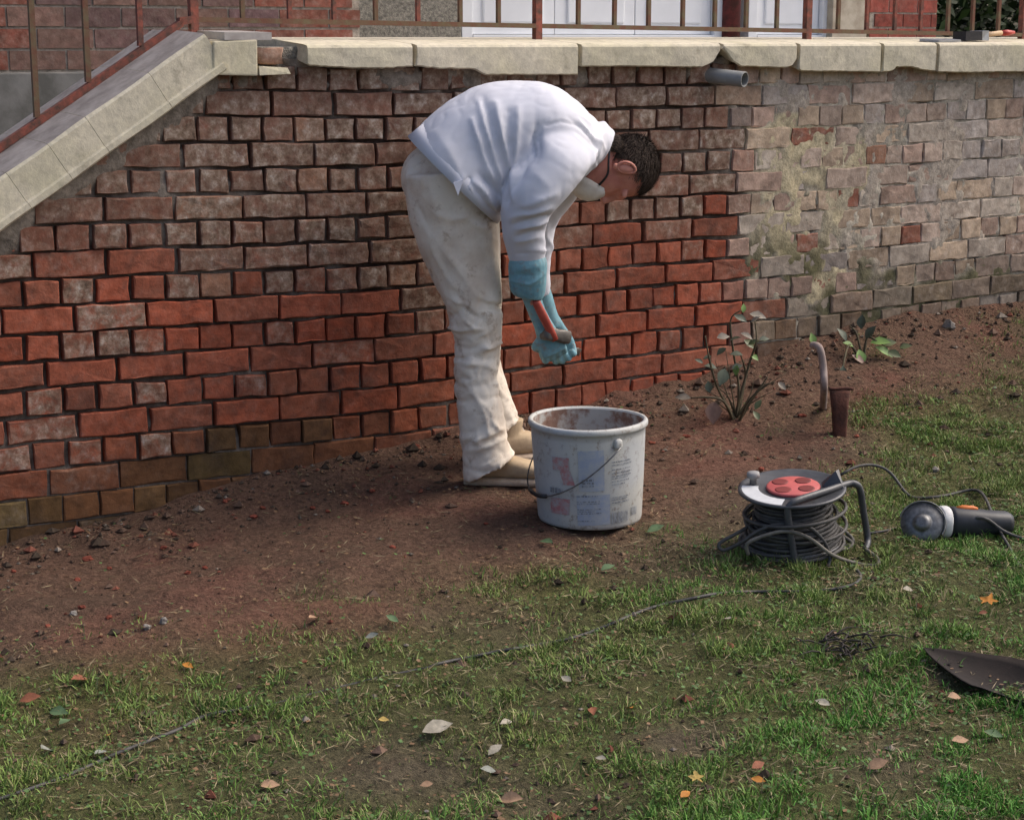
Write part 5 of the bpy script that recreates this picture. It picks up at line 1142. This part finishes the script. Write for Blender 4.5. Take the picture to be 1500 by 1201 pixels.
spots = [(1447, 893, 'orange', 15, 'm', 'bright orange maple leaf caught on the grass above the shovel blade', None), (1064, 916, 'pale', 13, 'c', 'pale curled dry leaf standing by the extension cable', None), (1019, 1156, 'yellow', 14, 'm', 'yellow star shaped leaf in the thick grass', None),
    (1003, 1174, 'orange', 11, 'c', None, 0), (395, 1158, 'tan', 15, 'c', None, 1), (640, 1076, 'pale', 24, 'c', 'long pale tan leaf folded over beside the bare patch', None), (747, 1178, 'tan', 19, 'c', None, 1), (1110, 1152, 'orange', 11, 'c', None, 0), (1285, 1129, 'tan', 17, 'c', None, 1), (1405, 1094, 'tan', 14, 'c', None, 1), (1398, 1028, 'tan', 12, 'c', None, 1),
    (922, 1046, 'orange', 11, 'c', None, 0), (868, 1048, 'rust', 12, 'c', None, 2), (44, 1031, 'rust', 16, 'c', None, 2), (118, 1002, 'rust', 16, 'c', None, 2), (275, 983, 'orange', 10, 'c', None, 0), (85, 1050, 'green', 16, 'c', 'broad green dock leaf low in the soil beside a grey leaf', None), (68, 1108, 'grey', 18, 'c', 'grey green withered leaf near the dark soil edge', None),
    (148, 1112, 'grey', 13, 'c', None, 3), (715, 1138, 'grey', 13, 'c', None, 3), (742, 1066, 'pale', 11, 'c', None, 3), (460, 912, 'tan', 12, 'c', None, 1), (562, 1062, 'yellow', 8, 'c', None, 0), (625, 1158, 'tan', 10, 'c', None, 1), (725, 1107, 'pale', 14, 'c', None, 3), (830, 1004, 'pale', 10, 'c', None, 3), (1110, 1130, 'rust', 12, 'c', None, 2), (545, 940, 'grey', 10, 'c', None, 3), (160, 1085, 'orange', 7, 'c', None, 0), (1205, 1038, 'pale', 12, 'c', None, 3), (1330, 870, 'pale', 9, 'c', None, 3), (880, 1120, 'pale', 9, 'c', None, 3), (1455, 1085, 'green', 14, 'c', None, 4), (95, 1065, 'green', 12, 'c', None, 4), (575, 915, 'green', 11, 'c', None, 4), (800, 800, 'green', 13, 'c', None, 4), (960, 782, 'green', 14, 'c', None, 4), (890, 838, 'green', 12, 'c', None, 4), (1440, 905, 'rust', 7, 'c', None, 2)]
shared = ['small orange or yellow fallen leaf on the patchy grass', 'small dry tan fallen leaf on the patchy grass', 'reddish brown fallen leaf on the bare soil or grass', 'pale grey curled dead leaf on the grass', 'small flat green weed leaf on bare soil']
sg = ['orange fallen leaves', 'tan fallen leaves', 'reddish fallen leaves', 'grey dead leaves', 'green weed leaves']
for x, y, cl, rp, kind, lab, si in spots:
    p = gpt(x, y); r = rp * mpp(p.y * ct + 1.3 * st) * 1.05
    if kind == 'm': V, Fc = maple(p + Vector((0, 0, .022)), r, rnd.uniform(0, 6), .35)
    else:
        a_ = rnd.uniform(0, 6.28); d = Vector((math.cos(a_), math.sin(a_) * .6, rnd.uniform(-.15, .35))); nrm = (Vector((rnd.uniform(-.3, .3), -.45, .9))); nrm = (nrm - d.normalized() * nrm.dot(d.normalized())).normalized()
        V, Fc = leaf_mesh(p - d.normalized() * r * .9 + Vector((0, 0, .014)), d, nrm, r * 1.9, r * 1.15, rnd.uniform(-.3, .4))
    o = MB().add(V, Fc).build('fallen_leaf' if cl != 'green' else 'weed_leaf', LM[cl]); tag(o, lab or shared[si], 'leaf', None if lab else sg[si])
def chunk(c, r, squash=.6):
    V, Fc = ellipsoid(c, Vector((r, 0, 0)), Vector((0, r * .75, 0)), Vector((0, 0, r * squash)), 7, 5); a_ = rnd.uniform(0, 6)
    V = [c + Matrix.Rotation(a_, 3, 'Z') @ ((v - c) * rnd.uniform(.72, 1.2)) for v in V]; return V, Fc
chips = [(372, 758, 10), (128, 820, 12), (240, 803, 8), (385, 745, 8), (275, 840, 9), (458, 745, 8), (480, 750, 7), (712, 768, 7), (610, 655, 9), (330, 735, 8), (20, 838, 8), (160, 833, 7), (113, 850, 9), (545, 720, 8), (505, 738, 9), (575, 802, 8), (300, 832, 7), (1115, 688, 8), (1175, 610, 9), (1255, 640, 7), (160, 905, 8), (205, 905, 7), (70, 918, 8), (120, 890, 9), (955, 650, 8), (1005, 640, 8)]
for x, y, rp in chips:
    p = gpt(x, y); r = rp * .75 * mpp(p.y * ct + 1.3 * st); V, Fc = chunk(p + Vector((0, 0, r * .2)), r, .45); k = rnd.uniform(.5, .85)
    tag(MB().add(V, Fc, (.30 * k, .085 * k, .055 * k, 1)).build('brick_fragment', M_RUB, None, False), 'small red chip of brick on the bare soil by the wall', 'brick chip', 'red brick chips')
p = gpt(742, 1066)
stn = [(240, 912, 10), (108, 900, 8), (215, 920, 9), (1390, 480, 14), (1370, 690, 9), (625, 1190, 6), (1180, 860, 6)]
for x, y, rp in stn:
    p = gpt(x, y); r = rp * .8 * mpp(p.y * ct + 1.3 * st); V, Fc = chunk(p + Vector((0, 0, r * .3)), r, .7); k = rnd.uniform(.8, 1.1)
    tag(MB().add(V, Fc, (.25 * k, .225 * k, .195 * k, 1)).build('stone', M_RUB, None, False), 'small pale grey stone lying on the soil', 'stone', 'pale stones')
tw = MB(); c0 = gpt(1235, 945)
for i in range(34):
    a_ = rnd.uniform(0, 6.28); p = gpt(1235 + rnd.gauss(0, 30), 948 + rnd.uniform(-16, 16)); d = Vector((math.cos(a_), math.sin(a_), rnd.uniform(-.05, .4)))
    L = rnd.uniform(.03, .09); q_ = p + d * L; q_.z = max(q_.z, gz(q_.x, q_.y) + .005); tw.add(*tube([p + Vector((0, 0, .006)), p.lerp(q_, .5) + Vector((rnd.uniform(-.01, .01), 0, .012)), q_], [.003, .0022, .001], 5, 2))
tag(tw.build('twig_heap', simple('dark_twig', (.055, .045, .04), None, 40, .9)), 'small heap of dark broken twigs on the grass left of the shovel', 'twigs', kind='stuff')

# ------------------------------------------------------------------ loose rubble and crumbs over the bare soil (uncountable)
def scatter(n, xr_, yr_):
    px_ = rng.uniform(*xr_, n); py_ = rng.uniform(*yr_, n); return px_, py_
N_ = 60000; xs = rng.uniform(-1.9, 3.2, N_); ys = rng.uniform(3.0, 7.6, N_); vv_ = xs * SP - (ys - 5.85) * CP; ok = (vv_ > .015); xs, ys = xs[ok], ys[ok]
P3 = np.stack([xs, ys, ground_z(xs, ys)], 1); ppx, ppy = px_of(P3); ok = (ppx > -60) & (ppx < 1560) & (ppy < 1240); xs, ys, P3, ppx, ppy = xs[ok], ys[ok], P3[ok], ppx[ok], ppy[ok]
vv_ = xs * SP - (ys - 5.85) * CP; prob = .14 + 2.2 * np.exp(-vv_ / .16) + .25 * sstep(.45, .65, fbm(P3, 2.6, 2)); keep = rng.random(len(xs)) < prob * .42
b = MB()
for p, v in zip(P3[keep], vv_[keep]):
    r = rng.lognormal(-5.6, .75); r = min(r, .022) * (1.0 if v > .35 else 1.25); c = Vector(p) + Vector((0, 0, r * .25)); u = rng.random()
    cl = (.20, .075, .05) if u < .15 else (.24, .20, .16) if u < .24 else (.075, .055, .04) if u < .70 else (.14, .09, .065) ; k = rng.uniform(.5, 1.1)
    R3 = Matrix.Rotation(rng.uniform(0, 6), 3, 'Z'); V = [c + R3 @ Vector((x * r * rng.uniform(.6, 1.3), y * r * rng.uniform(.5, 1.1), z * r * rng.uniform(.4, .8))) for x, y, z in ((1, 0, 0), (0, 1, 0), (-1, 0, 0), (0, -1, 0), (0, 0, 1), (0, 0, -1))]
    b.add(V, [(0, 1, 4), (1, 2, 4), (2, 3, 4), (3, 0, 4), (1, 0, 5), (2, 1, 5), (3, 2, 5), (0, 3, 5)], (cl[0] * k, cl[1] * k, cl[2] * k, 1))
tag(b.build('rubble', M_RUB, None, False), 'crumbled brick and soil bits strewn over the bare ground', 'rubble', kind='stuff')

# ------------------------------------------------------------------ grass
N_ = 2000000; xs = rng.uniform(-1.9, 3.4, N_); ys = rng.uniform(2.85, 8.2, N_); vv_ = xs * SP - (ys - 5.85) * CP; ok = vv_ > .05; xs, ys = xs[ok], ys[ok]
P3 = np.stack([xs, ys, ground_z(xs, ys)], 1); ppx, ppy = px_of(P3); ok = (ppx > -80) & (ppx < 1580) & (ppy < 1260); P3, ppx, ppy = P3[ok], ppx[ok], ppy[ok]
ga = grass_amount(P3, ppx, ppy); tuft = sstep(.40, .66, fbm(P3 + 21, 13, 2)); dens = ga * (.26 + .74 * tuft) * (.28 + .72 * sstep(.40, .58, fbm(P3 + 77, 4.2, 2))) * (.65 + .55 * sstep(100, 1100, ppx))
keep = rng.random(len(ga)) < dens * .85; P3, ga, tuft = P3[keep], ga[keep], tuft[keep]; n = len(P3)
L = (.007 + .025 * rng.random(n) ** 1.8) * (.55 + .75 * tuft) * (.7 + .5 * ga); az_ = rng.uniform(0, 2 * np.pi, n); lean = rng.uniform(.25, 1.25, n)
d = np.stack([np.cos(az_) * np.sin(lean), np.sin(az_) * np.sin(lean), np.cos(lean)], 1); sd = np.stack([-np.sin(az_), np.cos(az_), az_ * 0], 1)
fa = rng.uniform(0, np.pi, n); sd = np.stack([np.cos(fa), np.sin(fa), fa * 0], 1)
wd = rng.uniform(.0008, .0017, n)[:, None]; base = P3 - np.array([0, 0, .003]); mid = base + d * (L * .55)[:, None] + np.array([0, 0, 1]) * (L * .10)[:, None]; tip = base + d * L[:, None] - np.array([0, 0, 1]) * (L * .12 * lean)[:, None]
Vg = np.empty((n, 5, 3)); Vg[:, 0] = base - sd * wd; Vg[:, 1] = base + sd * wd; Vg[:, 2] = mid + sd * wd * .8; Vg[:, 3] = mid - sd * wd * .8; Vg[:, 4] = tip
u = rng.random(n); hue = fbm(P3 + 40, 2.3, 2)
g1_, g2_, g3_ = np.array([.105, .260, .042]), np.array([.175, .235, .058]), np.array([.28, .235, .12])
gxx, gyy = px_of(P3); mixg = np.clip(u * .6 + .15 + (hue - .5) * 1.6 + .35 - .6 * sstep(500, 1400, gxx) * sstep(850, 1050, gyy), 0, 1)[:, None]; cg = g1_ * (1 - mixg) + g2_ * mixg; dry = (rng.random(n) < (.12 + .3 * (1 - ga)))[:, None]; cg = np.where(dry, g3_, cg) * rng.uniform(.6, 1.25, n)[:, None]
cgv = np.repeat(np.concatenate([cg, np.ones((n, 1))], 1)[:, None, :], 5, 1); me = bpy.data.meshes.new('grass')
me.vertices.add(n * 5); me.vertices.foreach_set('co', Vg.ravel()); k5 = np.arange(n)[:, None] * 5
loops = np.concatenate([k5 + np.array([[0, 1, 2, 3]]), k5 + np.array([[3, 2, 4]])], 1).ravel(); me.loops.add(len(loops)); me.loops.foreach_set('vertex_index', loops)
ls = (np.arange(n)[:, None] * 7 + np.array([[0, 4]])).ravel(); me.polygons.add(2 * n); me.polygons.foreach_set('loop_start', ls); me.update(calc_edges=True)
a_ = me.color_attributes.new('Col', 'FLOAT_COLOR', 'POINT'); a_.data.foreach_set('color', cgv.astype(np.float32).ravel()); me.materials.append(M_GRASS)
go = bpy.data.objects.new('grass', me); COL.objects.link(go); tag(go, 'patchy short green grass growing out of trodden soil', 'grass', kind='stuff')
print('grass blades', n)

# ------------------------------------------------------------------ low weeds and dead straw between the blades (uncountable)
N_ = 150000; xs = rng.uniform(-1.9, 3.4, N_); ys = rng.uniform(2.85, 8.2, N_); ok = (xs * SP - (ys - 5.85) * CP) > .04; xs, ys = xs[ok], ys[ok]
P3 = np.stack([xs, ys, ground_z(xs, ys)], 1); ppx, ppy = px_of(P3); ok = (ppx > -60) & (ppx < 1560) & (ppy < 1240); P3, ppx, ppy = P3[ok], ppx[ok], ppy[ok]
ga = grass_amount(P3, ppx, ppy); cl = sstep(.50, .64, fbm(P3 + 91, 5, 2)); keep = rng.random(len(ga)) < (.10 + .30 * ga + .6 * cl * (.25 + ga)); P3, ga, cl = P3[keep], ga[keep], cl[keep]; n = len(P3)
az_ = rng.uniform(0, 2 * np.pi, n); straw = rng.random(n) < .42; L = np.where(straw, rng.uniform(.018, .055, n), rng.uniform(.006, .014, n)); wdt = np.where(straw, rng.uniform(.0007, .0014, n), L * rng.uniform(.3, .5, n))
d = np.stack([np.cos(az_), np.sin(az_), rng.uniform(-.1, .35, n)], 1); sd = np.stack([-np.sin(az_), np.cos(az_), rng.uniform(-.5, .5, n)], 1)
c0 = P3 + np.array([0, 0, 1]) * rng.uniform(.002, .012, n)[:, None]; V = np.empty((n, 4, 3)); V[:, 0] = c0 - d * L[:, None] * .5; V[:, 1] = c0 + sd * wdt[:, None]; V[:, 2] = c0 + d * L[:, None] * .5; V[:, 3] = c0 - sd * wdt[:, None]
cw = np.where(straw[:, None], np.array([.24, .19, .11]), np.array([.085, .15, .045])) * rng.uniform(.5, 1.2, n)[:, None]; brown = (~straw & (rng.random(n) < .25 + .6 * (1 - ga)))[:, None]; cw = np.where(brown, np.array([.16, .095, .05]) * rng.uniform(.6, 1.3, n)[:, None], cw)
Fw = np.arange(n * 4).reshape(n, 4); cw4 = np.repeat(np.concatenate([cw, np.ones((n, 1))], 1)[:, None, :], 4, 1).reshape(-1, 4)
o = mesh_obj('weeds', V.reshape(-1, 3), Fw, M_GRASS, None, False, (0, 0, 0), cw4); tag(o, 'low weeds and dead straw lying among the short grass', 'weeds', kind='stuff')
